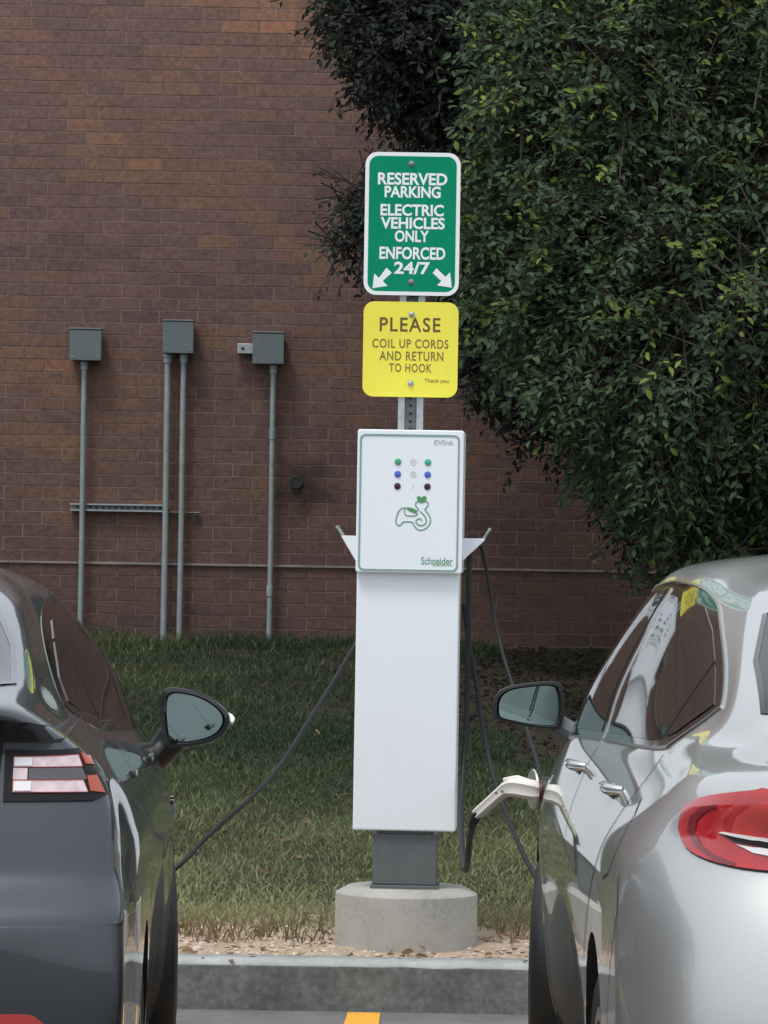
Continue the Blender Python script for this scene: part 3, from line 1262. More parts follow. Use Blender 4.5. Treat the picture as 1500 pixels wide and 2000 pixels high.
# ---- silver saloon -------------------------------------------------
S_ = [
    # z=.20 sill
    [(0, 4.70, .21), (.42, 4.69, .21), (.70, 4.62, .21), (.80, 4.50, .2), (.84, 4.30, .2), (.85, 3.83, .2), (.85, 2.6, .2), (.85, 1.65, .2), (.85, .98, .2), (.76, .28, .2), (.45, .12, .2), (0, .10, .2)],
    [(0, 4.80, .33), (.44, 4.78, .33), (.74, 4.69, .33), (.85, 4.53, .33), (.895, 4.3, .33), (.905, 3.83, .33), (.888, 2.6, .33), (.888, 1.65, .33), (.905, .98, .33), (.80, .22, .33), (.46, .05, .33), (0, .03, .33)],
    [(0, 4.87, .52), (.45, 4.85, .52), (.76, 4.75, .52), (.87, 4.57, .52), (.912, 4.32, .52), (.924, 3.83, .52), (.906, 2.6, .52), (.906, 1.65, .52), (.922, .98, .52), (.82, .20, .50), (.47, .02, .48), (0, 0, .48)],
    [(0, 4.86, .72), (.45, 4.84, .72), (.76, 4.74, .72), (.87, 4.55, .72), (.912, 4.32, .72), (.926, 3.83, .72), (.922, 2.6, .72), (.922, 1.65, .72), (.922, .98, .69), (.82, .22, .66), (.47, .04, .64), (0, .02, .63)],
    [(0, 4.81, .86), (.45, 4.79, .86), (.75, 4.69, .86), (.86, 4.51, .86), (.900, 4.30, .86), (.914, 3.83, .86), (.918, 2.6, .84), (.916, 1.65, .83), (.905, .98, .81), (.80, .28, .78), (.46, .10, .76), (0, .07, .75)],
    [(0, 4.79, .98), (.45, 4.77, .975), (.73, 4.66, .97), (.83, 4.47, .965), (.860, 4.28, .96), (.870, 3.78, .95), (.886, 2.6, .935), (.895, 1.65, .92), (.87, .98, .875), (.76, .36, .83), (.44, .20, .81), (0, .16, .80)],
    [(0, 4.81, 1.075), (.45, 4.78, 1.07), (.71, 4.66, 1.058), (.785, 4.45, 1.047), (.80, 4.25, 1.04), (.825, 3.65, 1.013), (.863, 2.6, .985), (.882, 1.65, .962), (.80, .98, .915), (.70, .55, .885), (.42, .40, .87), (0, .36, .865)],
    [(0, 4.40, 1.11), (.40, 4.38, 1.105), (.65, 4.30, 1.095), (.737, 4.15, 1.085), (.758, 4.0, 1.082), (.80, 3.5, 1.052), (.834, 2.6, 1.03), (.868, 1.75, 1.0), (.66, 1.25, .965), (.55, 1.12, .965), (.35, 1.05, .965), (0, 1.0, .965)],
    [(0, 4.30, 1.16), (.38, 4.28, 1.158), (.63, 4.2, 1.152), (.695, 4.08, 1.145), (.712, 3.92, 1.135), (.776, 3.36, 1.125), (.808, 2.6, 1.12), (.842, 1.95, 1.10), (.64, 1.55, 1.08), (.52, 1.42, 1.08), (.33, 1.36, 1.08), (0, 1.33, 1.08)],
    [(0, 4.0, 1.265), (.36, 3.98, 1.263), (.59, 3.9, 1.258), (.65, 3.78, 1.252), (.672, 3.6, 1.25), (.73, 3.08, 1.25), (.754, 2.55, 1.245), (.782, 2.12, 1.22), (.60, 1.88, 1.20), (.49, 1.75, 1.20), (.31, 1.7, 1.2), (0, 1.67, 1.2)],
    [(0, 3.65, 1.368), (.34, 3.63, 1.366), (.545, 3.55, 1.36), (.60, 3.42, 1.357), (.632, 3.2, 1.358), (.672, 2.9, 1.363), (.694, 2.5, 1.363), (.708, 2.25, 1.34), (.56, 2.15, 1.315), (.46, 2.05, 1.315), (.3, 2.0, 1.315), (0, 1.98, 1.315)],
    [(0, 3.25, 1.412), (.3, 3.24, 1.410), (.45, 3.2, 1.406), (.505, 3.12, 1.406), (.55, 3.02, 1.409), (.60, 2.8, 1.414), (.622, 2.5, 1.412), (.615, 2.32, 1.402), (.48, 2.35, 1.395), (.4, 2.3, 1.395), (.27, 2.27, 1.395), (0, 2.25, 1.395)],
    [(0, 2.95, 1.44), (.2, 2.94, 1.438), (.28, 2.92, 1.435), (.32, 2.88, 1.434), (.37, 2.8, 1.436), (.40, 2.7, 1.438), (.40, 2.6, 1.438), (.39, 2.52, 1.436), (.3, 2.45, 1.436), (.25, 2.42, 1.436), (.17, 2.41, 1.436), (0, 2.40, 1.436)],
    [(0, 2.70, 1.45), (.02, 2.70, 1.45), (.03, 2.695, 1.45), (.035, 2.69, 1.45), (.04, 2.68, 1.45), (.04, 2.67, 1.45), (.04, 2.66, 1.45), (.04, 2.65, 1.45), (.035, 2.64, 1.45), (.03, 2.635, 1.45), (.02, 2.63, 1.45), (0, 2.63, 1.45)],
]
SX, SN = 1.335, 11.4
silver = thing('silver_car', 'silver saloon car with a red tail light, plugged in, right of the white charger', 'car', (SX, SN, 0))
cs = Car(silver, S_, 'silver_paint', [(.98, .335), (3.83, .335)], .378, .335)


def dlo(c, side, frame, panes, trim='satin_chrome'):
    frame = [(p.x, p.y) for p in spline([(a, b, 0) for a, b in frame], 4, True)]
    fr = c.overlay('window_surround', 'gloss_black', frame, 'side', side, 0.0015, 0.03)
    for p in panes:
        c.overlay('side_window', 'car_glass', p, 'side', side, 0.0035, 0.02, 0.003, parent=None)
    if trim:
        c.ribbon('window_trim', trim, frame, 'side', side, 0.007, closed=True, tube=0.004, parent=fr)


fr = [(1.66, .985), (2.2, 1.003), (2.8, 1.022), (3.45, 1.045), (3.74, 1.06), (3.80, 1.075), (3.94, 1.14), (3.945, 1.158), (3.74, 1.222), (3.46, 1.29), (3.24, 1.335), (2.95, 1.362), (2.55, 1.368), (2.28, 1.34), (2.08, 1.265), (1.9, 1.155)]
p1 = [(1.76, 1.006), (2.52, 1.03), (2.52, 1.35), (2.33, 1.33), (2.12, 1.25), (1.93, 1.145)]
p2 = [(2.66, 1.034), (3.5, 1.062), (3.64, 1.073), (3.64, 1.225), (3.42, 1.28), (3.2, 1.32), (2.94, 1.346), (2.66, 1.352)]
p3 = [(3.67, 1.078), (3.74, 1.088), (3.89, 1.15), (3.71, 1.205), (3.67, 1.216)]
for sd_ in (-1, 1):
    dlo(cs, sd_, fr, [p1, p2, p3])
    cs.ribbon('door_pillar', 'satin_chrome', [(2.585, 1.01), (2.585, 1.352)], 'side', sd_, .010, tube=.004)
rw = [(-x, z) for x, z in ((.0, 1.355), (.46, 1.348), (.592, 1.318), (.632, 1.235), (.642, 1.15), (.40, 1.142), (0, 1.142))]
rwp = [(x, z) for x, z in rw][::-1] + [(-x, z) for x, z in rw[1:-1]]
rwin = cs.overlay('rear_window', 'car_glass', rwp, 'rear', 1, 0.002, 0.03)
cs.ribbon('window_seal', 'gloss_black', rwp, 'rear', 1, .014, closed=True, tube=.003, parent=rwin)
tl = [(.836, .935), (.828, .968), (.808, .987), (.778, .999), (.734, 1.009), (.68, 1.014), (.45, 1.0), (.40, .96), (.45, .905), (.68, .877), (.743, .88), (.796, .889), (.827, .905)]
tl = [(x - .022, z + .028) for x, z in tl]
tl = [(p.x, p.y) for p in spline([(a, b, 0) for a, b in tl[:7]], 3)] + tl[7:9] + [(p.x, p.y) for p in spline([(a, b, 0) for a, b in tl[9:] + tl[:1]], 3)][:-1]
for sd_ in (-1, 1):
    o = cs.overlay('tail_light', 'lens_red', tl, 'rear', sd_, .006, .012, .012)
    lens = lambda nm, mt, pts, of: cs.overlay(nm, mt, pts, 'rear', sd_, of, .012, .002, parent=o)
    lens('inner_lens', 'lens_bright_red', [(.735, .962), (.728, .995), (.705, 1.018), (.66, 1.028), (.47, 1.016), (.47, .955), (.60, .962)], .0078)
    lens('brake_strip', 'lens_dark_red', [(.800, .96), (.795, .985), (.778, 1.004), (.758, 1.012), (.757, 1.006), (.772, .997), (.785, .98), (.788, .96), (.78, .94), (.76, .925), (.73, .915), (.73, .910), (.764, .918), (.788, .936)], .0078)
    lens('reversing_lens', 'lens_clear', [(.752, .964), (.747, .967), (.60, .957), (.47, .95), (.47, .939), (.60, .945)], .0095)
    lens('chrome_bar', 'gloss_black', [(.748, .962), (.60, .946), (.47, .939), (.47, .930), (.60, .936), (.728, .950)], .0085)
    lens('lower_lens', 'lens_clear', [(.726, .947), (.60, .934), (.47, .928), (.47, .917), (.60, .921), (.70, .934)], .009)
    cs.ribbon('light_seal', 'black_plastic', tl, 'rear', sd_, .006, off=.0012, closed=True, parent=o)
    # seams
    for ln in ([(2.585, 1.0), (2.58, .8), (2.60, .5), (2.62, .30)], [(3.80, 1.05), (3.84, 1.0), (3.82, .92), (3.74, .82), (3.60, .73), (3.46, .62)],
               [(1.42, .93), (1.40, .8), (1.41, .5), (1.43, .30)], [(4.0, .98), (4.08, .955), (4.11, .90), (4.08, .845), (3.99, .83)]):
        cs.ribbon('panel_seam', 'black_plastic', ln, 'side', sd_, .006, .0008)
    for ln in ([(3.815, 1.04), (3.855, 1.0), (3.835, .92), (3.755, .82), (3.615, .73), (3.475, .62)], [(2.60, .99), (2.595, .8), (2.615, .5)], [(4.012, .975), (4.092, .952), (4.122, .90), (4.09, .845)]):
        cs.ribbon('seam_highlight', 'satin_chrome', ln, 'side', sd_, .004, .0012)  # painted highlight: bright strip in place of seam edges catching light
    cs.ribbon('bumper_seam', 'black_plastic', [(4.25, .86), (4.3, .80), (4.24, .66), (4.215, .5)], 'side', sd_, .004, .0008)
    cs.ribbon('sill_trim', 'chrome', [(1.42, .265), (2.3, .262), (3.38, .265)], 'side', sd_, .016, tube=.004)
    for s0, z0 in ((2.42, .948), (3.46, .962)):
        a = cs.hit((sd_ * 3, -s0, z0), (-sd_, 0, 0))[0]
        hp = [(a.x - sd_ * .006, -s0 - .115, z0 + .004), (a.x + sd_ * .012, -s0 - .108, z0 + .005), (a.x + sd_ * .020, -s0 - .09, z0 + .005), (a.x + sd_ * .022, -s0 - .04, z0 + .005),
              (a.x + sd_ * .022, -s0 + .05, z0 + .002), (a.x + sd_ * .016, -s0 + .09, z0), (a.x - sd_ * .004, -s0 + .108, z0 - .002)]
        mb = MB()
        mb.boxy(hp, [.009, .0105, .0115, .012, .011, .009, .007], .5, 16, 2.6)
        h = mb.build('door_handle', 'silver_paint', silver, smooth=True)
        cs.overlay('handle_recess', 'black_plastic', [(s0 - .09, z0 - .018), (s0 + .07, z0 - .016), (s0 + .07, z0 + .0), (s0 - .09, z0 + .0)], 'side', sd_, .0015, .02, .001, parent=h)
for s_c in (.98, 3.83):
    for sd_ in (-1, 1):
        cs.wheel(s_c, .335, .335, .915, sd_, steer=R(-7) if s_c < 2 else 0)
ol = [(962, 1392), (966, 1362), (988, 1343), (1035, 1334), (1086, 1332), (1099, 1346), (1103, 1380), (1099, 1412), (1086, 1424), (1040, 1421), (992, 1412), (968, 1405)]
MD = 9.72
mc = at(1032, 1378, MD)
mirror_pts = [rel(px, py, 1032, 1378, F / MD) for px, py in ol]
aw = Vector((mc.x - SX, mc.y - SN, mc.z))
mirror_unit(cs, mirror_pts, .11, -1, aw, .83, 'black_plastic', 'black_plastic', tilt=(R(-1.2), R(3)),
            stalk=([(aw.x + .07, aw.y + .04, aw.z - .045), (aw.x + .11, aw.y + .045, aw.z - .07), (aw.x + .17, aw.y + .05, aw.z - .10)], [.026, .028, .036], 'box_grey'))
mirror_unit(cs, [(-x, z) for x, z in mirror_pts][::-1], .11, 1, Vector((-aw.x, aw.y, aw.z)), .83, 'black_plastic', 'black_plastic', tilt=(R(-1.2), R(-3)),
            stalk=([(-aw.x - .07, aw.y + .04, aw.z - .045), (-aw.x - .11, aw.y + .045, aw.z - .07), (-aw.x - .17, aw.y + .05, aw.z - .10)], [.026, .028, .036], 'box_grey'))
cs.ribbon('boot_seam', 'black_plastic', [(-.70, 1.03), (-.45, 1.043), (0, 1.05), (.45, 1.043), (.70, 1.03)], 'rear', 1, .004, .0008)
cs.overlay('number_plate', 'sign_white', [(-.155, .80), (.155, .80), (.155, .90), (-.155, .90)], 'rear', 1, .006, .03)

# ---- dark hatchback -----------------------------------------------
D_ = [
    [(0, 4.32, .21), (.42, 4.31, .21), (.68, 4.25, .21), (.78, 4.15, .2), (.82, 4.0, .2), (.84, 3.61, .2), (.83, 2.5, .2), (.83, 1.6, .2), (.83, .93, .2), (.74, .28, .2), (.44, .12, .2), (0, .1, .2)],
    [(0, 4.42, .34), (.44, 4.40, .34), (.74, 4.33, .34), (.84, 4.22, .34), (.872, 4.02, .34), (.88, 3.61, .34), (.865, 2.5, .34), (.865, 1.6, .34), (.88, .93, .34), (.79, .22, .34), (.46, .05, .34), (0, .03, .34)],
    [(0, 4.49, .54), (.46, 4.47, .54), (.828, 4.42, .54), (.872, 4.31, .54), (.887, 4.05, .54), (.893, 3.61, .54), (.88, 2.5, .54), (.88, 1.6, .54), (.893, .93, .54), (.81, .2, .5), (.47, .02, .48), (0, 0, .48)],
    [(0, 4.505, .735), (.46, 4.485, .735), (.832, 4.425, .735), (.874, 4.315, .735), (.888, 4.05, .73), (.895, 3.61, .715), (.891, 2.5, .70), (.889, 1.6, .70), (.89, .93, .66), (.803, .22, .62), (.462, .03, .60), (0, .012, .59)],
    [(0, 4.50, .765), (.46, 4.48, .765), (.832, 4.42, .765), (.874, 4.31, .765), (.888, 4.05, .76), (.895, 3.61, .75), (.892, 2.5, .74), (.89, 1.6, .74), (.888, .93, .70), (.80, .23, .66), (.46, .04, .64), (0, .02, .63)],
    [(0, 4.485, .79), (.46, 4.465, .79), (.83, 4.408, .79), (.872, 4.30, .79), (.886, 4.05, .79), (.894, 3.61, .785), (.890, 2.5, .775), (.888, 1.6, .77), (.884, .93, .74), (.795, .25, .70), (.456, .07, .68), (0, .045, .67)],
    [(0, 4.425, .838), (.46, 4.41, .838), (.822, 4.358, .838), (.863, 4.25, .843), (.875, 4.02, .86), (.888, 3.61, .86), (.885, 2.5, .85), (.88, 1.6, .84), (.87, .93, .82), (.78, .30, .79), (.45, .12, .77), (0, .09, .76)],
    [(0, 4.408, .89), (.46, 4.393, .89), (.816, 4.342, .89), (.858, 4.24, .895), (.868, 4.01, .90), (.880, 3.61, .895), (.879, 2.5, .882), (.873, 1.6, .87), (.857, .93, .845), (.765, .33, .81), (.443, .16, .79), (0, .12, .78)],
    [(0, 4.376, .99), (.46, 4.361, .99), (.803, 4.314, .985), (.843, 4.21, .98), (.85, 4.0, .97), (.862, 3.61, .955), (.865, 2.5, .935), (.86, 1.6, .915), (.83, .93, .885), (.73, .4, .85), (.43, .25, .83), (0, .2, .82)],
    [(0, 4.362, 1.09), (.46, 4.347, 1.09), (.745, 4.298, 1.08), (.798, 4.17, 1.055), (.81, 3.95, 1.035), (.82, 3.61, 1.02), (.825, 2.5, .99), (.82, 1.6, .965), (.76, .95, .925), (.66, .6, .90), (.4, .45, .885), (0, .4, .88)],
    [(0, 4.45, 1.15), (.46, 4.43, 1.148), (.68, 4.33, 1.14), (.725, 4.12, 1.115), (.75, 3.9, 1.10), (.77, 3.5, 1.08), (.785, 2.5, 1.06), (.78, 1.6, 1.03), (.64, 1.05, .965), (.53, .95, .965), (.33, .9, .965), (0, .87, .965)],
    [(0, 4.15, 1.185), (.42, 4.13, 1.183), (.645, 4.07, 1.18), (.69, 3.9, 1.172), (.705, 3.7, 1.168), (.73, 3.3, 1.16), (.752, 2.5, 1.16), (.745, 1.8, 1.12), (.61, 1.4, 1.09), (.5, 1.28, 1.09), (.32, 1.22, 1.09), (0, 1.19, 1.09)],
    [(0, 3.65, 1.285), (.40, 3.63, 1.283), (.605, 3.58, 1.276), (.645, 3.45, 1.268), (.652, 3.25, 1.262), (.676, 2.95, 1.26), (.697, 2.5, 1.25), (.69, 2.1, 1.215), (.57, 1.75, 1.20), (.47, 1.64, 1.2), (.3, 1.58, 1.2), (0, 1.55, 1.2)],
    [(0, 3.2, 1.36), (.38, 3.18, 1.358), (.545, 3.13, 1.35), (.585, 3.02, 1.343), (.596, 2.9, 1.335), (.617, 2.7, 1.333), (.63, 2.45, 1.326), (.62, 2.25, 1.305), (.53, 2.05, 1.295), (.44, 1.95, 1.295), (.28, 1.9, 1.295), (0, 1.88, 1.295)],
    [(0, 2.9, 1.405), (.3, 2.89, 1.40), (.42, 2.86, 1.395), (.46, 2.8, 1.39), (.495, 2.72, 1.38), (.515, 2.6, 1.378), (.52, 2.45, 1.372), (.515, 2.35, 1.367), (.44, 2.25, 1.365), (.37, 2.2, 1.365), (.25, 2.17, 1.365), (0, 2.15, 1.365)],
    [(0, 2.72, 1.428), (.2, 2.71, 1.425), (.26, 2.69, 1.42), (.29, 2.66, 1.418), (.3, 2.62, 1.418), (.305, 2.55, 1.418), (.305, 2.47, 1.416), (.3, 2.41, 1.414), (.27, 2.36, 1.41), (.22, 2.33, 1.41), (.15, 2.32, 1.41), (0, 2.31, 1.41)],
    [(0, 2.54, 1.432), (.02, 2.54, 1.432), (.03, 2.535, 1.432), (.035, 2.53, 1.432), (.04, 2.52, 1.432), (.04, 2.51, 1.432), (.04, 2.50, 1.432), (.04, 2.49, 1.432), (.035, 2.48, 1.432), (.03, 2.475, 1.432), (.02, 2.47, 1.432), (0, 2.47, 1.432)],
]
DX, DN, DYAW = -1.453, 11.4, R(1.7)
dark = thing('dark_grey_car', 'dark grey hatchback with a striped pink tail light, left of the white charger', 'car', (DX, DN, 0), DYAW)
cd = Car(dark, D_, 'dark_paint', [(.93, .33), (3.61, .33)], .368, .33)
fr = [(1.5, .985), (2.3, 1.005), (3.2, 1.045), (3.6, 1.085), (3.78, 1.125), (3.6, 1.185), (3.3, 1.245), (3.0, 1.288), (2.7, 1.312), (2.45, 1.312), (2.25, 1.29), (2.0, 1.215), (1.7, 1.085)]
p1 = [(1.62, 1.01), (2.27, 1.028), (2.27, 1.265), (2.02, 1.195), (1.74, 1.08)]
p2 = [(2.36, 1.032), (3.2, 1.066), (3.2, 1.235), (3.0, 1.268), (2.7, 1.29), (2.45, 1.29), (2.36, 1.283)]
p3 = [(3.24, 1.07), (3.58, 1.103), (3.70, 1.127), (3.57, 1.168), (3.24, 1.228)]
for sd_ in (-1, 1):
    dlo(cd, sd_, fr, [p1, p2, p3], trim=None)
rw = [(-x, z) for x, z in ((.0, 1.345), (.45, 1.335), (.575, 1.308), (.632, 1.235), (.655, 1.175), (.40, 1.168), (0, 1.168))]
rwp = rw[::-1] + [(-x, z) for x, z in rw[1:-1]]
rwin = cd.overlay('rear_window', 'car_glass', rwp, 'rear', 1, .002, .03)
cd.ribbon('window_seal', 'gloss_black', rwp, 'rear', 1, .014, closed=True, tube=.003, parent=rwin)
half_panel = [(.0, 1.128), (.60, 1.125), (.70, 1.115), (.76, 1.10), (.80, 1.082), (.795, 1.079), (.655, 1.081), (.645, .985), (0, .985)]
cd.overlay('rear_panel', 'panel_black', half_panel[::-1] + [(-x, z) for x, z in half_panel[1:-1]], 'rear', 1, .003, .02)
ov_ = cd.overlay
DZ = -.012
cd.overlay = lambda nm, mt, poly, mode, *a, **k: ov_(nm, mt, [(x, z + DZ) for x, z in poly], mode, *a, **k)
for sd_ in (-1, 1):
    o = cd.overlay('tail_light', 'panel_black', [(.657, 1.079), (.795, 1.078), (.815, 1.045), (.838, .998), (.815, .989), (.657, .987)], 'rear', sd_, .005, .012, .008)
    for a, b, c_, d_, e_ in ((1.066, 1.046, 'light_bar', 'lens_pink', 0), (1.0225, 1.002, 'light_bar', 'lens_pink', .012)):
        cd.overlay(c_, d_, [(.672, a), (.782 + e_, a), (.791 + e_, b), (.672, b)], 'rear', sd_, .0075, .012, .002, parent=o)
        cd.overlay('light_cell', 'lens_clear', [(.674, a - .002), (.704, a - .002), (.704, b + .002), (.674, b + .002)], 'rear', sd_, .0095, .012, .002, parent=o)
        cd.ribbon('bar_edge', 'lens_red', [(.672, a + DZ), (.782 + e_, a + DZ), (.791 + e_, b + DZ), (.672, b + DZ)], 'rear', sd_, .0012, .0086, parent=o, closed=True)
    cd.overlay('light_bar', 'lens_pink', [(.672, 1.0445), (.697, 1.0445), (.697, 1.024), (.672, 1.024)], 'rear', sd_, .0075, .012, .002, parent=o)
    cd.overlay('inner_lens', 'lens_smoke', [(.699, 1.0445), (.79, 1.0445), (.80, 1.024), (.699, 1.024)], 'rear', sd_, .0072, .012, .002, parent=o)
    cd.overlay('side_marker', 'lens_orange', [(.786, 1.070), (.797, 1.070), (.809, 1.048), (.796, 1.050)], 'rear', sd_, .0075, .008, .002, parent=o)
    cd.overlay('side_marker', 'lens_orange', [(.800, 1.030), (.815, 1.030), (.831, 1.0), (.807, 1.004)], 'rear', sd_, .0075, .008, .002, parent=o)
    cd.overlay('rear_reflector', 'lens_bright_red', [(.40, .625), (.70, .624), (.722, .622), (.748, .602), (.742, .585), (.40, .575)], 'rear', sd_, .003, .02, .002)
    for ln in ([(2.31, .985), (2.31, .8), (2.33, .5), (2.35, .30)], [(3.25, 1.03), (3.28, .95), (3.27, .8), (3.2, .66), (3.22, .6)], [(1.38, .92), (1.36, .8), (1.37, .5), (1.39, .30)]):
        cd.ribbon('panel_seam', 'black_plastic', ln, 'side', sd_, .006, .0008)
    cd.ribbon('bumper_seam', 'black_plastic', [(4.2, .99), (4.16, .9), (4.10, .80), (4.02, .70)], 'side', sd_, .004, .0008)
    for s0, z0 in ((2.3, .94), (3.3, .965)):
        a = cd.hit((sd_ * 3, -s0, z0), (-sd_, 0, 0))[0]
        hp = [(a.x + sd_ * .002, -s0 + .10, z0 - .004), (a.x + sd_ * .004, -s0 + .07, z0), (a.x + sd_ * .006, -s0, z0 + .004), (a.x + sd_ * .004, -s0 - .07, z0 + .006), (a.x + sd_ * .002, -s0 - .10, z0 + .006)]
        mb = MB()
        mb.tube(spline(hp, 5), [.004] + [.010] * 19 + [.004], 12, flat=.5)
        mb.build('door_handle', 'dark_paint', dark, smooth=True)
    # chrome letters and badge on the front wing (unreadable in the photograph)
    for k, s0 in enumerate((1.02, 1.08, 1.15, 1.24)):
        cd.ribbon('wing_badge', 'chrome', [(s0, .735), (s0 + .03, .768)] if k % 2 else [(s0, .768), (s0 + .014, .735), (s0 + .035, .768)], 'side', sd_, .009, tube=.005)
cd.overlay = ov_
for s_c in (.93, 3.61):
    for sd_ in (-1, 1):
        cd.wheel(s_c, .33, .33, .885, sd_, steer=R(5) if s_c < 2 else 0)
ol = [(313, 1400), (314, 1362), (322, 1346), (345, 1343), (392, 1354), (430, 1376), (448, 1398), (447, 1420), (430, 1441), (395, 1455), (350, 1461), (322, 1455)]
mc = at(378, 1402, MD)
mirror_pts = [rel(px, py, 378, 1402, F / MD) for px, py in ol]
inv = Matrix.Rotation(-DYAW, 3, 'Z')
aw = inv @ (mc - Vector((DX, DN, 0)))
mirror_unit(cd, mirror_pts, .13, 1, aw, .80, 'black_plastic', 'gloss_black', tilt=(R(-1.0), R(-2)),
            stalk=([(aw.x - .05, aw.y + .06, aw.z - .05), (aw.x - .09, aw.y + .06, aw.z - .10), (aw.x - .17, aw.y + .06, aw.z - .135)], [.042, .036, .04], 'black_plastic'),
            indicator=[(.083, .06, .008), (.09, .04, .002), (.094, .02, -.004), (.093, .005, -.012)])
mirror_unit(cd, [(-x, z) for x, z in mirror_pts][::-1], .13, -1, Vector((-aw.x, aw.y, aw.z)), .80, 'black_plastic', 'gloss_black', tilt=(R(-1.0), R(2)),
            stalk=([(-aw.x + .05, aw.y + .06, aw.z - .05), (-aw.x + .09, aw.y + .06, aw.z - .10), (-aw.x + .17, aw.y + .06, aw.z - .135)], [.03, .026, .036], 'black_plastic'))
cd.overlay('number_plate', 'sign_white', [(-.155, .86), (.155, .86), (.155, .96), (-.155, .96)], 'rear', 1, .005, .03)

# ------------------------------------------------------------------ charger on its concrete footing
CD = 12.62
S_C = F / CD
FY = 12.76
fc = at(794, 1735, FY)
gzf = float(gz(fc.x, FY)) - .02
foot = thing('concrete_footing', 'round pale concrete footing with chamfered rim behind the kerb', 'concrete base', (fc.x, FY, gzf))
FT = at(796, 1733, FY - .05).z - gzf
mb = MB()
pr = [(.2270, -.15), (.2275, FT - .025), (.2265, FT - .021), (.192, FT - .002), (.188, FT), (.0, FT)]
mb.lathe([(r, h) for r, h in pr[:-1]], 96)
o = mb.build('footing', 'concrete', foot, smooth=True)
o.data.set_sharp_from_angle(angle=R(35))
ch = thing('charging_station', 'white electric car charging post with green outlined control panel on a concrete footing', 'charging station', (fc.x, FY, gzf + FT), R(-2.7))
zoff = gzf + FT


def cl(px, py):
    """charger local x, z from a pixel on its front"""
    p = at(px, py, CD)
    return p.x - fc.x, p.z - zoff


x0, zb = cl(692, 1622)
x1, _ = cl(893, 1624)
_, zt = cl(808, 840)
_, zc = cl(803, 1119)
xc = (x0 + x1) / 2
hw = .3255 / 2
yf = CD - FY
mb = MB()
mb.box(xc - hw, xc + hw, yf + .012, yf + .205, zb, zc + .30)
mb.build('cabinet', 'white_cabinet', ch, bevel=.006, seg=3)
mb = MB()
mb.prism(rrect(xc - hw - .003, xc + hw + .008, zc + .0, zt, .008), yf - .016, yf + .215)
cov = mb.build('control_panel', 'white_panel', ch, bevel=.004, seg=3)
xa, za = cl(711, 848)
xb, zb2 = cl(905, 852)
ax0, ax1 = xc - .158, xc + .158
az0, az1 = zc + .006, zt - .014
mb = MB()
mb.ring(rrect(ax0, ax1, az0, az1, .018), rrect(ax0 + .0055, ax1 - .0055, az0 + .0055, az1 - .0055, .0135), yf - .0182, yf - .0155)
mb.build('panel_outline', 'panel_line', cov)


def pc(px, py):
    x, z = cl(px, py)
    return x + .006, z


for px, py, mt in ((778, 902, 'dot_green'), (836.5, 903, 'dot_teal'), (777.5, 926, 'dot_blue'), (836, 927, 'dot_blue'), (777, 949.5, 'dot_maroon'), (835.5, 950.5, 'dot_maroon')):
    x, z = pc(px, py)
    mb = MB()
    mb.lathe([(.0105, .001), (.0105, -.002), (.008, -.0035)], 20, 'Y', (x, yf - .0165, z))
    mb.build('indicator_light', mt, cov, smooth=True)
for py in (903, 926.5):
    x, z = pc(808, py)
    mb = MB()
    o_ = [(x + .0098 * math.cos(a), z + .0098 * math.sin(a)) for a in np.linspace(0, 2 * math.pi, 20, endpoint=False)]
    i_ = [(x + .0078 * math.cos(a), z + .0078 * math.sin(a)) for a in np.linspace(0, 2 * math.pi, 20, endpoint=False)]
    mb.ring(o_, i_, yf - .0172, yf - .0155)
    mb.box(x - .005, x + .005, yf - .0172, yf - .0155, z - .0015, z + .0015)
    if py > 910:
        mb.box(x - .005, x - .003, yf - .0173, yf - .0155, z - .005, z + .005)
    mb.build('panel_icon', 'icon_grey', cov)
x, z = pc(807, 950)
mb = MB()
mb.box(x - .0014, x + .0014, yf - .0172, yf - .0155, z - .007, z + .007)
mb.build('panel_icon', 'icon_amber', cov)


def stroke(pts, wid, name, mat, parent, y, thick=.0016, closed=False):
    q = [Vector((p[0], p[1])) for p in pts]
    n = len(q)
    L_, R_ = [], []
    for i in range(n):
        a = q[(i - 1) % n] if closed else q[max(i - 1, 0)]
        b = q[(i + 1) % n] if closed else q[min(i + 1, n - 1)]
        t_ = (b - a)
        t_ = t_.normalized() if t_.length > 1e-9 else Vector((1, 0))
        nn = Vector((-t_.y, t_.x)) * wid / 2
        L_.append(q[i] + nn)
        R_.append(q[i] - nn)
    mb_ = MB()
    vs = [(p.x, y - thick, p.y) for p in L_] + [(p.x, y - thick, p.y) for p in R_] + [(p.x, y, p.y) for p in L_] + [(p.x, y, p.y) for p in R_]
    fs = []
    for i in range(n if closed else n - 1):
        j = (i + 1) % n
        fs += [(i, j, j + n, i + n), (i, i + 2 * n, j + 2 * n, j), (i + n, j + n, j + 3 * n, i + 3 * n)]
    mb_.add(vs, fs)
    return mb_.build(name, mat, parent)


# emblem: zoomed-crop pixels (crop origin 620,820, 4.1667x)
def em(u, v):
    return pc(620 + u / 4.1667, 820 + v / 4.1667)


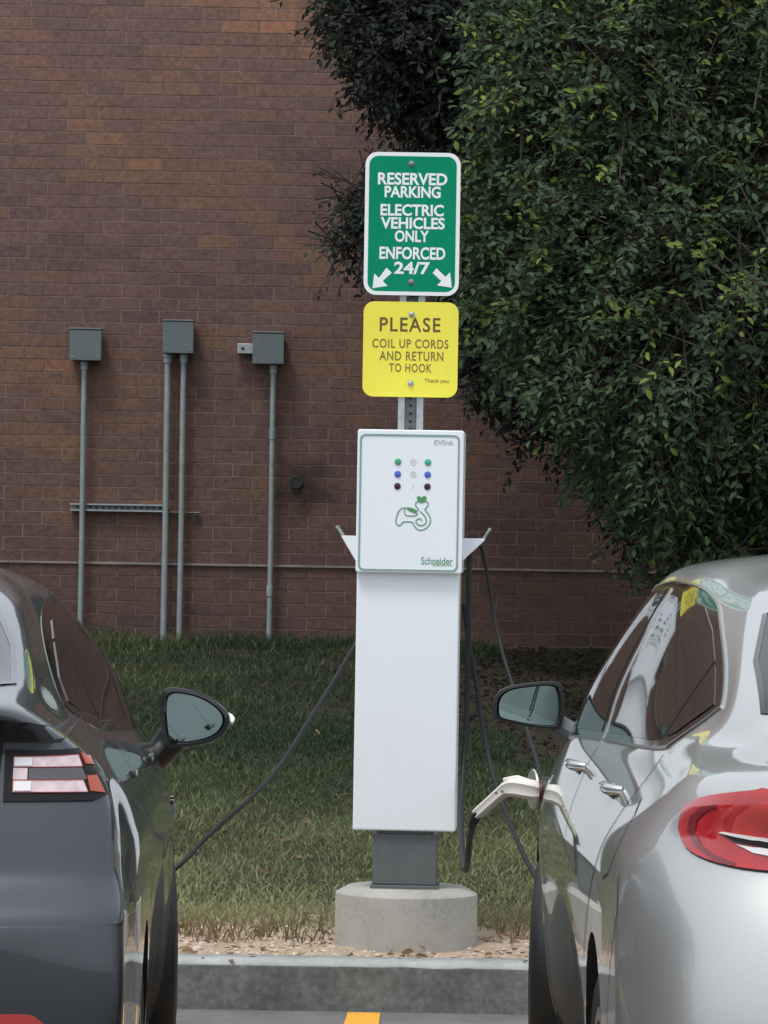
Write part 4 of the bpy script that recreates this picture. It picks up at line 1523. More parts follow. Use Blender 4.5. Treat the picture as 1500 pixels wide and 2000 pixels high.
car_line = [(812, 740), (775, 722), (735, 717), (690, 720), (662, 752), (645, 800), (645, 845), (668, 860), (690, 845), (705, 830), (770, 832), (790, 860), (812, 888), (848, 897), (890, 880), (918, 845), (922, 805), (905, 765), (880, 735), (882, 722), (900, 700), (902, 675), (880, 664), (850, 675), (820, 664), (803, 680), (806, 705), (824, 725)]
stroke([em(*p) for p in spline([(a, b, 0) for a, b in car_line], 5, True) for p in [(p.x, p.y)]], .0034, 'emblem', 'emblem_teal', cov, yf - .0158, closed=True)
inner = [(840, 745), (870, 775), (888, 810), (885, 840), (860, 858), (825, 855), (805, 835), (812, 812), (838, 805), (855, 822)]
stroke([em(p.x, p.y) for p in spline([(a, b, 0) for a, b in inner], 5)], .0034, 'emblem', 'emblem_teal', cov, yf - .0158)
win = [(712, 725), (712, 755), (728, 778), (800, 780), (818, 760)]
stroke([em(p.x, p.y) for p in spline([(a, b, 0) for a, b in win], 4)], .003, 'emblem', 'emblem_teal', cov, yf - .0158)
leaf_ = [(725, 718), (770, 722), (805, 740), (815, 765), (780, 755), (745, 740)]
mb = MB()
mb.prism([em(*p) for p in leaf_], yf - .0176, yf - .0155)
mb.build('emblem', 'emblem_green', cov)
crown = [(812, 632), (822, 620), (838, 622), (850, 634), (862, 622), (880, 620), (892, 630), (888, 650), (872, 664), (850, 668), (828, 664), (815, 650)]
mb = MB()
mb.prism([em(*p) for p in crown], yf - .0176, yf - .0155)
mb.build('emblem', 'emblem_green', cov)


def ptext(body, px0, px1, py0, py1, mat, parent, y, conv, **kw):
    a, b = conv(px0, py1), conv(px1, py0)
    zc_ = (conv((px0 + px1) / 2, py0)[1], conv((px0 + px1) / 2, py1)[1])
    return text(body, a[0], b[0], zc_[1], zc_[0], y, mat, parent, **kw)


ptext('EVlink', 849, 887, 860, 870, 'print_grey', cov, yf - .0155, pc, bold=.008)
ptext('Schneider', 823, 885, 1088, 1103, 'emblem_teal', cov, yf - .0155, pc, bold=.012)
ptext('Electric', 846, 884, 1101.5, 1106, 'print_lime', cov, yf - .0155, pc, bold=.008)

# pedestal, flange
px0, pz0 = cl(733, 1728)
px1, pz1 = cl(858, 1632)
mb = MB()
pcx = xc + .003
mb.box(pcx - .101, pcx + .101, yf + .03, yf + .17, .012, pz1)
mb.build('pedestal', 'steel_grey', ch, bevel=.004)
mb = MB()
mb.box(pcx - .108, pcx + .108, yf + .022, yf + .178, 0, .0115)
mb.build('base_flange', 'steel_grey', ch, bevel=.002)
mb = MB()
mb.box(pcx - .09, pcx + .09, yf + .04, yf + .16, pz1 + .0005, zb - .0005)
mb.build('neck_plate', 'zinc_dark', ch)
for sx in (-1, 1):
    for sy in (.04, .16):
        mb = MB()
        mb.lathe([(.009, pz1 + .0007), (.009, pz1 + .010), (.005, pz1 + .011)], 6, 'Z', (pcx + sx * .094, yf + sy, 0))
        mb.build('bolt', 'galvanised', ch)


def hook(px_in, px_out, py_top, py_bot, rod0, rod1, label):
    sg = 1 if px_out > px_in else -1
    xe = xc + sg * (hw + .0005)
    xo, z1 = cl(px_out, py_top)
    _, z0 = cl(px_in, py_bot)
    mb_ = MB()
    poly = [(xe, z0), (xo, z1 - .004), (xo, z1), (xe, z1)]
    if sg < 0:
        poly = poly[::-1]
    mb_.prism(poly, yf + .085, yf + .0885)
    mb_.prism(poly, yf + .165, yf + .1685)
    mb_.add([(xe, yf + .085, z0 + .001), (xo, yf + .085, z1 - .003), (xo, yf + .1685, z1 - .003), (xe, yf + .1685, z0 + .001)], [(0, 1, 2, 3)])
    o_ = mb_.build('cable_hook', 'white_cabinet', ch, bevel=.001, fix=True)
    a, b = cl(*rod0), cl(*rod1)
    mb_ = MB()
    mb_.tube([(a[0], yf + .09, a[1]), ((a[0] + b[0]) / 2, yf + .09, (a[1] + b[1]) / 2), (b[0], yf + .09, b[1])], .004, 8)
    mb_.tube([(a[0], yf + .165, a[1]), ((a[0] + b[0]) / 2, yf + .165, (a[1] + b[1]) / 2), (b[0], yf + .165, b[1])], .004, 8)
    mb_.tube([(b[0], yf + .086, b[1]), (b[0], yf + .169, b[1])], .005, 8)
    mb_.build('hook_rod', 'galvanised', o_, smooth=True)


hook(703, 668, 1046, 1104, (672, 1051), (659, 1029), 'l')
hook(914, 950, 1052, 1100, (945, 1056), (959, 1034), 'r')

# ------------------------------------------------------------------ sign post and signs
PY_ = 12.86
pp = at(800, 800, PY_)
pz = float(gz(pp.x, FY))
post = thing('sign_post', 'galvanised steel channel post with punched holes behind the white charger', 'sign post', (pp.x, PY_, pz))
SP = F / PY_
ht = at(805, 310, PY_).z - pz
mb = MB()
cx_ = 0.003
hw_p = 24.5 / SP
mb.box(cx_ - hw_p, cx_ - hw_p + .021, -.034, -.030, 0, ht)
mb.box(cx_ + hw_p - .021, cx_ + hw_p, -.034, -.030, 0, ht)
mb.add([(cx_ - hw_p + .021, -.0338, 0), (cx_ - hw_p + .024, -.0005, 0), (cx_ - hw_p + .024, -.0005, ht), (cx_ - hw_p + .021, -.0338, ht)], [(0, 1, 2, 3)])
mb.add([(cx_ + hw_p - .021, -.0338, 0), (cx_ + hw_p - .024, -.0005, 0), (cx_ + hw_p - .024, -.0005, ht), (cx_ + hw_p - .021, -.0338, ht)], [(3, 2, 1, 0)])
mb.build('post_flange', 'galvanised', post)
mb = MB()
mb.box(cx_ - hw_p + .0242, cx_ + hw_p - .0242, -.001, .003, 0, ht)
web = mb.build('post_web', 'zinc_dark', post)
mb = MB()
k = .02
while k < ht - .02:
    mb.lathe([(.0055, -.0012), (.0055, .001)], 10, 'Y', (cx_, -.0015, k))
    k += .0254
mb.build('post_holes', 'black_plastic', web)

SD = PY_ - .042
SS = F / SD


def sign(name, label, cat, px0, px1, py0, py1, rad):
    cx, cy = (px0 + px1) / 2, (py0 + py1) / 2
    p = at(cx, cy, SD)
    t_ = thing(name, label, cat, (p.x, SD, p.z))
    W, H = (px1 - px0) / SS / 2, (py1 - py0) / SS / 2
    return t_, W, H, (lambda px, py: rel(px, py, cx, cy, SS))


def bolt(x, z, parent, mat='galvanised', r=.0095):
    mb_ = MB()
    mb_.lathe([(r, -.001), (r, -.003), (r * .55, -.0045), (r * .55, -.0075), (r * .4, -.0085)], 14, 'Y', (x, 0, z))
    return mb_.build('sign_bolt', mat, parent, smooth=True)


t, W, H, cv = sign('parking_sign', 'green and white reserved parking sign with two arrows at the top of the post', 'sign', 712, 898, 297.5, 577, 25)
mb = MB()
mb.prism(rrect(-W, W, -H, H, .040, 8), 0, .0025)
pl = mb.build('sign_plate', 'sign_white', t)
b_ = .0125
mb = MB()
mb.prism(rrect(-W + b_, W - b_, -H + b_, H - b_, .030, 8), -.0005, .0015)
gf = mb.build('green_face', 'sign_green', t)
for body, a, b, c_, d_ in (('RESERVED', 738, 874, 337.5, 361.5), ('PARKING', 751, 861, 363.5, 386.5), ('ELECTRIC', 743, 867, 399, 422), ('VEHICLES', 743.5, 869, 424.5, 447.5),
                           ('ONLY', 771, 838, 450, 473), ('ENFORCED', 741, 870, 482.5, 507), ('24/7', 769.5, 840, 511.5, 536)):
    ptext(body, a, b, c_, d_, 'sign_white', gf, -.0005, cv, bold=.028, thick=.0008)
for pts in ([(755, 523), (765, 533), (747.5, 549), (757, 558.5), (727.5, 563), (731, 534), (740, 543)], [(852.5, 524), (870, 541), (879, 532), (882.5, 562), (853.5, 557.5), (862, 549), (845, 533.5)]):
    mb = MB()
    mb.prism([cv(*p) for p in pts][::-1], -.0013, .0005)
    mb.build('arrow', 'sign_white', gf)
bolt(*cv(804, 320), t, 'zinc_dark')
bolt(*cv(803, 551), t, 'zinc_dark')

t, W, H, cv = sign('cord_notice_sign', 'square yellow sign asking to coil up cords, below the green sign', 'sign', 709, 894.5, 589.5, 775.5, 20)
mb = MB()
mb.prism(rrect(-W, W, -H, H, .034, 8), 0, .0025)
pl = mb.build('sign_plate', 'sign_yellow', t)
ptext('PLEASE', 741.5, 860.5, 620, 648, 'sign_ink_dark', pl, 0, cv, bold=.012, thick=.0008, spacing=1.15)
for body, a, b, c_, d_ in (('COIL UP CORDS', 727, 876, 662.5, 680), ('AND RETURN', 741, 866, 686.5, 704.5), ('TO HOOK', 760, 843, 710, 727)):
    ptext(body, a, b, c_, d_, 'sign_ink', pl, 0, cv, bold=.01, thick=.0008, spacing=1.12)
ptext('Thank you', 829, 876, 740, 750, 'sign_ink', pl, 0, cv, bold=.0, thick=.0008)
bolt(*cv(804, 614), t)
bolt(*cv(802, 749), t)

# ------------------------------------------------------------------ charging cables
def cable(label, pts, rad=.0105, name='charging_cable', n=8):
    P = [at(px, py, d) for px, py, d in pts]
    c0 = min(P, key=lambda p: p.z)
    t_ = thing(name, label, 'cable', P[0])
    mb_ = MB()
    mb_.tube([p - P[0] for p in spline(P, n)], rad, 10)
    mb_.build('cord', 'cable_black', t_, smooth=True)
    return t_, P


cable('black charging cable sagging from the charger across the grass to the dark grey car',
      [(722, 1120, 12.84), (716, 1205, 12.85), (697, 1253, 12.84), (655, 1325, 12.7), (603, 1408, 12.5), (547, 1496, 12.3), (495, 1553, 12.1), (437, 1604, 11.95), (392, 1647, 11.85), (350, 1690, 11.75), (250, 1760, 11.7), (60, 1790, 11.65)], .0075)
ct, cp = cable('black charging cable hanging down the right side of the charger to the white plug',
               [(930, 1062, 12.78), (925, 1046, 12.76), (919, 1060, 12.735), (915.5, 1130, 12.72), (914, 1260, 12.72), (911, 1400, 12.70), (903, 1530, 12.62), (900, 1600, 12.4), (903.5, 1670, 12.0), (909, 1699, 11.6), (914, 1680, 11.25), (917, 1640, 11.0), (925, 1608, 10.8), (934, 1592, 10.68)], .009)
cable('thin black cable hanging from the right hook and passing behind the silver car mirror', [(938, 1066, 12.78), (944, 1085, 12.80), (952, 1125, 12.80), (963, 1190, 12.78), (980, 1270, 12.7), (1003, 1345, 12.6), (1028, 1420, 12.4), (1052, 1500, 12.2), (1075, 1600, 12.0), (1100, 1700, 11.8)], .006)
cable('black cable swinging from the charger base side under the white plug to the silver car', [(906, 1180, 12.80), (917, 1265, 12.80), (929, 1330, 12.78), (940, 1400, 12.75), (954, 1478, 12.7), (972, 1545, 12.6), (998, 1612, 12.4), (1022, 1668, 12.2), (1060, 1740, 12.0)], .0078)

# plug in the silver car's wing
PD = 10.55
P0 = at(1060, 1546, PD)
plug = thing('charging_plug', 'white charging plug pushed into the open port on the silver car wing', 'charging plug', P0)


def pq(px, py, d):
    return at(px, py, d) - P0


mb = MB()
path = [(931, 1591, 10.66, .0150), (936, 1587, 10.655, .0165), (958, 1567, 10.63, .0165), (980, 1548, 10.605, .0178), (990, 1541, 10.597, .0215), (1002, 1538, 10.58, .0262), (1012, 1538, 10.57, .0275),
        (1030, 1541, 10.555, .0280), (1046, 1544, 10.55, .0270), (1049, 1544.5, 10.55, .0225), (1060, 1546, 10.55, .0222), (1088, 1549, 10.55, .0222)]
mb.boxy([pq(a, b, c_) for a, b, c_, r in path], [r * .95 for a, b, c_, r in path], .85, p=2.7)
mb.build('plug_body', 'connector_white', plug, smooth=True)
mb = MB()
mb.tube([pq(985, 1523, 10.6), pq(1010, 1521, 10.57), pq(1034, 1526, 10.55)], [.006, .010, .006], 10)
mb.build('latch', 'connector_white', plug, smooth=True)
for px, py in ((969, 1549), (981, 1546)):
    mb = MB()
    mb.lathe([(.004, -.002), (.004, .003)], 10, 'Y', pq(px, py, 10.575))
    mb.build('screw', 'zinc_dark', plug)
mb = MB()
mb.tube([pq(922, 1612, 10.70), pq(931, 1592, 10.66), pq(936, 1588, 10.655)], [.011, .0145, .0145], 12)
mb.build('strain_relief', 'rubber', plug, smooth=True)
# port on the car: ring, red seal and the open flap
pl_ = at(1058, 1546, PD) - Vector((SX, SN, 0))
hx = cs.hit((-3, pl_.y, pl_.z), (1, 0, 0))[0]
mb = MB()
mb.lathe([(.040, -.003), (.040, .03), (.024, .03)], 28, 'X', (hx.x - .002, pl_.y, pl_.z))
mb.build('charge_port', 'black_plastic', silver, smooth=True)
mb = MB()
mb.lathe([(.030, -.010), (.030, -.002), (.024, -.002)], 28, 'X', (hx.x - .004, pl_.y, pl_.z))
mb.build('port_collar', 'plug_red', silver, smooth=True)
mb = MB()
mb.lathe([(.052, -.004), (.054, 0), (.052, .002), (.001, .003)], 30, 'X', (0, 0, 0))
mb.box(-.001, .002, .03, .085, -.012, .012)
flap = mb.build('port_flap', 'silver_paint', silver, smooth=True)
fl = at(1047, 1556, PD + .13) - Vector((SX, SN, 0))
flap.location = (hx.x - .025, pl_.y + .10, pl_.z + .0)
flap.rotation_euler = (0, 0, R(14))

# ------------------------------------------------------------------ trees
def frames(t, nrm):
    t = t / np.linalg.norm(t, axis=1, keepdims=True)
    b = np.cross(nrm, t)
    b /= np.linalg.norm(b, axis=1, keepdims=True) + 1e-9
    n_ = np.cross(t, b)
    return b, t, n_


LEAF = np.array([(0, 0, 0), (.23, .38, .06), (.17, .75, .03), (0, 1.0, -.10), (-.17, .75, .03), (-.23, .38, .06), (0, .5, -.02)])
LEAFF = np.array([(0, 1, 2, 6), (6, 2, 3, 4), (0, 6, 4, 5)])


def sprays(lobes, n, per, leaf_len, rg, shell=.35, droop=.25):
    """leaf positions and frames, grown as sprays of leaves along twigs inside each lobe"""
    w = np.array([l[3] ** 2 * l[4] for l in lobes])
    w /= w.sum()
    pick = rg.choice(len(lobes), n, p=w)
    C = np.array([l[:3] for l in lobes])[pick]
    Rr = np.array([l[3] for l in lobes])[pick]
    d = rg.normal(size=(n, 3))
    d /= np.linalg.norm(d, axis=1, keepdims=True)
    d[:, 1] -= .15
    rad = Rr * (1 - shell * rg.random(n) ** 1.3) * (1 + .26 * np.sin(d[:, 0] * 8 + C[:, 0] * 3) * np.sin(d[:, 2] * 7 + 1.7 + C[:, 2]) * np.sin(d[:, 1] * 5 + 1))
    base = C + d * rad[:, None]
    ax = d + rg.normal(size=(n, 3)) * .55
    ax[:, 2] -= droop
    ax /= np.linalg.norm(ax, axis=1, keepdims=True)
    pos, td, nd, seed, depth = [], [], [], [], []
    sd_ = rg.random(n)
    up = np.tile(np.array([[0, -.45, 1.0]]), (n, 1)) + rg.normal(size=(n, 3)) * .35
    side = np.cross(ax, up)
    side /= np.linalg.norm(side, axis=1, keepdims=True)
    for k in range(per):
        s = (-1) ** k
        p = base + ax * ((k / per) * .24 - .05) + rg.normal(size=(n, 3)) * .008
        p[:, 2] -= .03 * (k / per) ** 2
        t = ax * .6 + side * s * .75 + rg.normal(size=(n, 3)) * .28
        t[:, 2] -= .12
        pos.append(p)
        td.append(t)
        nd.append(up + rg.normal(size=(n, 3)) * .35)
        seed.append(sd_)
    pos, td, nd, seed = (np.concatenate(a) for a in (pos, td, nd, seed))
    b, t, m_ = frames(td, nd)
    L_ = leaf_len * rg.uniform(.65, 1.15, len(pos))
    return pos, b, t, m_, L_, seed, base, ax


def leaf_mesh(name, pos, b, t, m_, L_, tint):
    n = len(pos)
    V = pos[:, None] + (b[:, None] * LEAF[None, :, :1] + t[:, None] * LEAF[None, :, 1:2] + m_[:, None] * LEAF[None, :, 2:3]) * L_[:, None, None]
    Fq = LEAFF[None] + (np.arange(n) * len(LEAF))[:, None, None]
    return np_mesh(name, V.reshape(-1, 3), Fq.reshape(-1, 4), np.repeat(tint, len(LEAF), 0))


def project(P):
    q = (np.asarray(P) - np.array([0, 0, EYE])) @ np.array(CM)
    return 750 + F * q[:, 0] / -q[:, 2], 1000 - F * q[:, 1] / -q[:, 2], -q[:, 2]


def lobes_px(lst):
    out = []
    for px, py, r, d, wgt in lst:
        p = at(px, py, d)
        out.append((p.x, p.y, p.z, r * d / F, wgt))
    return out


def tree(label, name, lobes, n, per, leaf_len, tints, trunk_xy, trunk_r, rg, singles=0, shell=.35, droop=.25, fill=0):
    tx, ty = trunk_xy
    tz = float(gz(tx, ty)) - .03
    root = thing(name, label, 'tree', (tx, ty, tz))
    off = np.array([tx, ty, tz])
    pos, b, t, m_, L_, sd_, tb, ta = sprays(lobes, n, per, leaf_len, rg, shell, droop)
    if fill:
        p2, b2, t2, m2, L2, s2, _, _ = sprays([(x, y, z, r * .78, w_) for x, y, z, r, w_ in lobes], fill, per, leaf_len * 1.35, rg, .7, droop)
        pos, b, t, m_, L_, sd_ = (np.concatenate(q) for q in ((pos, p2), (b, b2), (t, t2), (m_, m2), (L_, L2), (sd_, s2)))
    zok = pos[:, 2] > gz(pos[:, 0], pos[:, 1]) + .06
    zok &= pos[:, 1] < WALL_Y - .1
    pos, b, t, m_, L_, sd_ = (q[zok] for q in (pos, b, t, m_, L_, sd_))
    c0, c1, c2 = (np.array(c) for c in tints)
    u = np.clip(rg.normal(.5, .22, len(pos)), 0, 1)[:, None]
    tint = c0 * (1 - u) + c1 * u
    young = sd_ > .95 - .09 * np.clip((pos[:, 2] - 2.3) / 1.6, 0, 1) - .08 * np.clip((pos[:, 0] - .9) / .9, 0, 1)           # sprays of young, yellower leaves
    tint[young] = c2 * rg.uniform(.65, 1.1, (young.sum(), 1))
    keep = np.ones(len(pos), bool)
    if singles:
        px, py, dd = project(pos)
        ok = np.where((px > 620) & (px < 1490) & (py > 10) & (py < 1150))[0]
        ok = ok[np.argsort(dd[ok] - 3.0 * L_[ok])][:singles]
        protos = []
        for q in range(8):
            c = c0 * (1 - q / 10) + c1 * q / 10 if q < 6 else c2 * (.8 + .15 * (q - 6))
            me = np_mesh('leaf', LEAF, LEAFF, np.repeat(c[None], len(LEAF), 0))
            me.materials.append(MATS['leaf'])
            protos.append(me)
        for i in ok:
            o_ = bpy.data.objects.new('leaf', protos[rg.integers(6, 8) if young[i] else rg.integers(0, 6)])
            COL.objects.link(o_)
            o_.parent = root
            M_ = Matrix((b[i], t[i], m_[i])).transposed().to_4x4()
            M_ = Matrix.Translation(Vector(pos[i] - off)) @ M_ @ Matrix.Scale(float(L_[i]), 4)
            o_.matrix_local = M_
        keep[ok] = False
    o_ = link('foliage', leaf_mesh('foliage', (pos - off)[keep], b[keep], t[keep], m_[keep], L_[keep], tint[keep]), 'leaf', root)
    props(o_, kind='stuff')
    # twigs that carry the sprays
    k3 = tb[:, 2] > 1.2
    tb, ta = (tb - off)[k3], ta[k3]
    a0 = tb - ta * .30
    a1 = tb + ta * .20
    sv = np.cross(ta, np.array([0, 1.0, .2]))
    sv /= np.linalg.norm(sv, axis=1, keepdims=True) + 1e-9
    V = np.stack([a0 - sv * .0035, a0 + sv * .0035, a1 + sv * .001, a1 - sv * .001], 1)
    V2 = np.stack([a0 + np.array([0, -.0035, 0]), a0 + np.array([0, .0035, 0]), a1 + np.array([0, .001, 0]), a1 - np.array([0, .001, 0])], 1)
    V = np.concatenate([V, V2])
    o_ = link('twigs', np_mesh('twigs', V.reshape(-1, 3), np.arange(len(V) * 4).reshape(-1, 4)), 'bark', root)
    props(o_, kind='stuff')
    # trunk and limbs
    mb_ = MB()
    top = max(l[2] for l in lobes) - tz
    mb_.tube(spline([(0, 0, -.1), (.01, 0, .25), (-.03, .02, .8), (.02, 0, min(1.6, top * .5)), (0, .05, top * .8)], 6), [float(q) for q in np.interp(np.linspace(0, 1, 25), [0, .08, .5, 1], [trunk_r * 1.35, trunk_r, trunk_r * .75, trunk_r * .2])], 12)
    tr = mb_.build('trunk', 'bark', root, smooth=True)
    for x, y, z, r, w_ in lobes:
        e = Vector((x - tx, y - ty, z - tz))
        h0 = max(.35, min(e.z * .55, top * .6))
        mb_ = MB()
        p_ = spline([(0, 0, h0), (e.x * .35, e.y * .35, h0 + (e.z - h0) * .45 + .08), (e.x * .75, e.y * .75, h0 + (e.z - h0) * .85), tuple(e)], 5)
        mb_.tube(p_, [float(q) for q in np.linspace(trunk_r * .45, .008, len(p_))], 8)
        mb_.build('limb', 'bark', root, smooth=True)
    return root


L1 = lobes_px([(1290, 250, 330, 17.9, 1), (1420, 640, 380, 17.7, 1), (1180, 560, 250, 18.0, 1), (1410, 850, 205, 17.9, 1.1), (1140, 650, 130, 18.2, 1), (1265, 800, 135, 18.1, 1),
               (1480, 1010, 150, 18.0, 1.2), (1400, 1000, 85, 18.1, 1.2), (1035, 460, 125, 18.2, 1), (1060, 120, 150, 18.1, 1), (1010, 330, 90, 18.1, .9), (1500, 90, 350, 17.9, .8), (1180, -60, 240, 18.2, .7), (1560, 950, 330, 18.0, .7),
               (1750, 400, 450, 18.4, .4), (1700, 80, 350, 18.4, .4), (1500, -50, 280, 18.4, .4), (1650, 700, 420, 19.2, .4), (1450, 350, 450, 19.2, .4)])
tree('broad green tree in front of the brick wall, spreading over the silver car', 'tree', L1, 17500, 8, .05,
     ((.050, .084, .052), (.098, .165, .070), (.235, .325, .075)), (at(1560, 1200, 18.5).x, 18.5), .12, np.random.default_rng(3), singles=300, fill=2600)
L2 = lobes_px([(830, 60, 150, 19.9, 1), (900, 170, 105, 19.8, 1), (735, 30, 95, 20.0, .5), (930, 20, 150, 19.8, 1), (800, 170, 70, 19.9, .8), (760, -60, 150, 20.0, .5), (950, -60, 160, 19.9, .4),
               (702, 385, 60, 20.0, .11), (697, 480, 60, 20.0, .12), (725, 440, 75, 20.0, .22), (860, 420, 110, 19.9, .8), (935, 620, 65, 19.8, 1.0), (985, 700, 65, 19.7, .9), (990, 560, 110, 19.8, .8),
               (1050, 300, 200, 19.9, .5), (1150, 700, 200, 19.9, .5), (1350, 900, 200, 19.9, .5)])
tree('added dark tree standing for the shaded crown interior, against the brick wall behind the signs', 'tree', L2, 6800, 8, .05,
     ((.024, .031, .031), (.046, .062, .050), (.085, .105, .07)), (at(1480, 1200, 20.2).x, 20.2), .09, np.random.default_rng(5), shell=.55, droop=.35, fill=1500)  # shade inside the crown painted as very dark leaf tints on an added tree

# ------------------------------------------------------------------ grass, stones, litter
rg = np.random.default_rng(11)


def bed(x, y):
    """mulched bed under the trees, no grass"""
    return ((x - 2.1) / 1.85) ** 2 + ((y - 19.2) / 3.3) ** 2 < 1 + .15 * np.sin(x * 9) * np.sin(y * 4)


def blades(n, xr, yr, hmin, hmax, edge_tufts=False):
    x = rg.uniform(*xr, n)
    y = rg.uniform(*yr, n)
    if edge_tufts:
        y = yr[0] - .06 + np.abs(rg.normal(0, .2, n)) + .14 * np.sin(x * 2.3) + .10 * np.sin(x * 7.1 + 1) + .06 * np.sin(x * 19 + 2)
    else:
        lim = KB + .60 + .14 * np.sin(x * 2.3) + .10 * np.sin(x * 7.1 + 1) + .06 * np.sin(x * 19 + 2)
        y = np.where(y < lim, lim + rg.random(n) * .9, y)
    ok = ~bed(x, y) & (np.hypot(x - fc.x, y - FY) > .25)
    x, y = x[ok], y[ok]
    n = len(x)
    z = gz(x, y) - .008
    pn = .5 + .5 * np.sin(x * 2.1 + np.sin(y * 1.7) * 1.5) * np.sin(y * 1.9 + x * .6) + rg.normal(0, .18, n)
    far = np.clip((y - 13.7) / 3.2, 0, 1) - .12 * np.clip((y - 17) / 3, 0, 1)
    dry = np.clip(.88 - far * 1.0 + (pn - .5) * .45 + (rg.random(n) < .10) * .35, 0, 1)[:, None]
    lush = np.array([.046, .084, .038]) * (1 - .25 * far[:, None])
    straw = np.array([.31, .325, .165])
    if edge_tufts:
        dry = np.clip(dry + rg.uniform(-.6, .35, n)[:, None] + .35 * np.sin(x * 5.3)[:, None] * np.sin(x * 2.1 + 1)[:, None], 0, 1)
        straw = np.array([.26, .19, .11])
    tint = (lush * (1 - dry) + straw * dry) * rg.uniform(.75, 1.25, (n, 1))
    h = rg.uniform(hmin, hmax, n) * (.7 + .6 * np.clip(pn, 0, 1))
    a = rg.uniform(0, 2 * math.pi, n)
    lean = rg.normal(0, .6, (n, 2)) * h[:, None]
    w_ = rg.uniform(.0014, .0030, n) * 1.15
    bx, by = np.cos(a) * w_, np.sin(a) * w_
    V = np.zeros((n, 5, 3))
    V[:, 0] = np.stack([x - bx, y - by, z], -1)
    V[:, 1] = np.stack([x + bx, y + by, z], -1)
    mx_, my_ = x + lean[:, 0] * .35, y + lean[:, 1] * .35
    V[:, 2] = np.stack([mx_ + bx * .8, my_ + by * .8, z + h * .6], -1)
    V[:, 3] = np.stack([mx_ - bx * .8, my_ - by * .8, z + h * .6], -1)
    V[:, 4] = np.stack([x + lean[:, 0], y + lean[:, 1], z + h], -1)
    T = np.array([(0, 1, 2), (0, 2, 3), (3, 2, 4)])
    return V.reshape(-1, 3), (T[None] + (np.arange(n) * 5)[:, None, None]).reshape(-1, 3), np.repeat(tint, 5, 0)


def merge(parts):
    Vs, Fs, Ts, k = [], [], [], 0
    for V, Fq, T in parts:
        Vs.append(V)
        Fs.append(Fq + k)
        Ts.append(T)
        k += len(V)
    return np.concatenate(Vs), np.concatenate(Fs), np.concatenate(Ts)


V, Fq, T = merge([blades(190000, (-2.9, 2.9), (13.0, 18), .014, .046), blades(95000, (-3.2, 3.2), (17, 21.25), .016, .05), blades(3600, (-2.5, 2.5), (KB + .55, 13.4), .012, .09, True),
                  blades(20000, (-8, -2.9), (13, 21.2), .03, .07), blades(12000, (2.9, 8), (13, 21.2), .03, .07), blades(9000, (-4, 1.0), (20.95, 21.28), .03, .09)])
props(link('grass', np_mesh('grass', V, Fq, T), 'grass_blade'), 'rough grass on the bank, dry near the kerb and dark green by the wall', 'grass', kind='stuff')

# stones on the dry strip
OCT = np.array([(1, 0, 0), (-1, 0, 0), (0, 1, 0), (0, -1, 0), (0, 0, 1), (0, 0, -1)], float)
OF = np.array([(0, 2, 4), (2, 1, 4), (1, 3, 4), (3, 0, 4), (2, 0, 5), (1, 2, 5), (3, 1, 5), (0, 3, 5)])


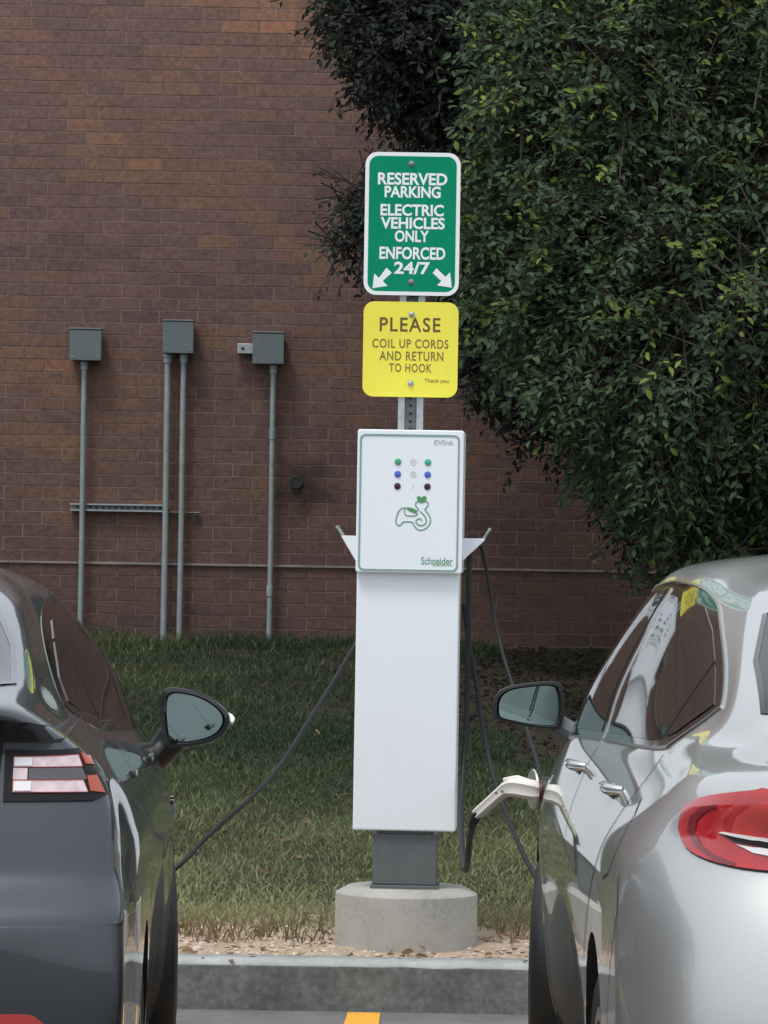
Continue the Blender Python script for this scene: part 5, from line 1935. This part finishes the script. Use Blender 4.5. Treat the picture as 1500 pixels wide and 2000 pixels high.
def stones(n, xr, yr, r0, r1, c0, c1, flat=.6):
    x, y = rg.uniform(*xr, n), rg.uniform(*yr, n)
    ok = np.hypot(x - fc.x, y - FY) > .24
    x, y = x[ok], y[ok]
    n = len(x)
    r = r0 + (r1 - r0) * rg.random(n) ** 3
    a = rg.uniform(0, 2 * math.pi, n)
    S = OCT[None] * (1 + rg.uniform(-.35, .35, (n, 6, 1))) * r[:, None, None] * np.array([1, .8, flat])
    c, s = np.cos(a)[:, None], np.sin(a)[:, None]
    X = S[..., 0] * c - S[..., 1] * s
    Y = S[..., 0] * s + S[..., 1] * c
    V = np.stack([X + x[:, None], Y + y[:, None], S[..., 2] + (gz(x, y) + r * .15)[:, None]], -1)
    u = rg.random((n, 1))
    T = (np.array(c0) * (1 - u) + np.array(c1) * u)
    return V.reshape(-1, 3), (OF[None] + (np.arange(n) * 6)[:, None, None]).reshape(-1, 3), np.repeat(T, 6, 0)


V, Fq, T = merge([stones(8000, (-3, 3), (KB + .005, KB + .80), .003, .013, (.36, .28, .22), (.62, .54, .45)), stones(260, (-3, 3), (KB + .01, KB + .6), .009, .02, (.3, .24, .19), (.5, .45, .4))])
props(link('gravel', np_mesh('gravel', V, Fq, T), 'stone'), 'dry soil strip with small stones between kerb and grass', 'gravel', kind='stuff')


def litter(n, xr, yr, size, c0, c1, cond=None):
    x, y = rg.uniform(*xr, n), rg.uniform(*yr, n)
    if cond is not None:
        k = cond(x, y)
        x, y = x[k], y[k]
    n = len(x)
    pos = np.stack([x, y, gz(x, y) + .012], -1)
    td = rg.normal(size=(n, 3)) * np.array([1, 1, .25])
    nd = np.tile(np.array([[0, 0, 1.0]]), (n, 1)) + rg.normal(size=(n, 3)) * .45
    b, t_, m_ = frames(td, nd)
    L_ = size * rg.uniform(.5, 1.2, n)
    V = pos[:, None] + (b[:, None] * LEAF[None, :, :1] + t_[:, None] * LEAF[None, :, 1:2] + m_[:, None] * LEAF[None, :, 2:3]) * L_[:, None, None]
    u = rg.random((n, 1))
    T = np.array(c0) * (1 - u) + np.array(c1) * u
    return V.reshape(-1, 3), (LEAFF[None] + (np.arange(n) * len(LEAF))[:, None, None]).reshape(-1, 4), np.repeat(T, len(LEAF), 0)


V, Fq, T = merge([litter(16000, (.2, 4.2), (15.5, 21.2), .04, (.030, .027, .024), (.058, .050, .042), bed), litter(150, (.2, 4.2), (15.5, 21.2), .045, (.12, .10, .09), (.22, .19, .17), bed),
                  litter(420, (-3, 3), (KB + .02, KB + .95), .045, (.20, .13, .075), (.50, .38, .25)), litter(300, (-3, .4), (13.4, 18), .05, (.12, .09, .04), (.28, .22, .11)),
                  litter(26, (-3, 3), (KY + .01, KB), .035, (.2, .11, .05), (.38, .25, .14))])
props(link('leaf_litter', np_mesh('leaf_litter', V, Fq, T), 'leaf'), 'dry fallen leaves on the soil strip and under the trees', 'fallen leaves', kind='stuff')
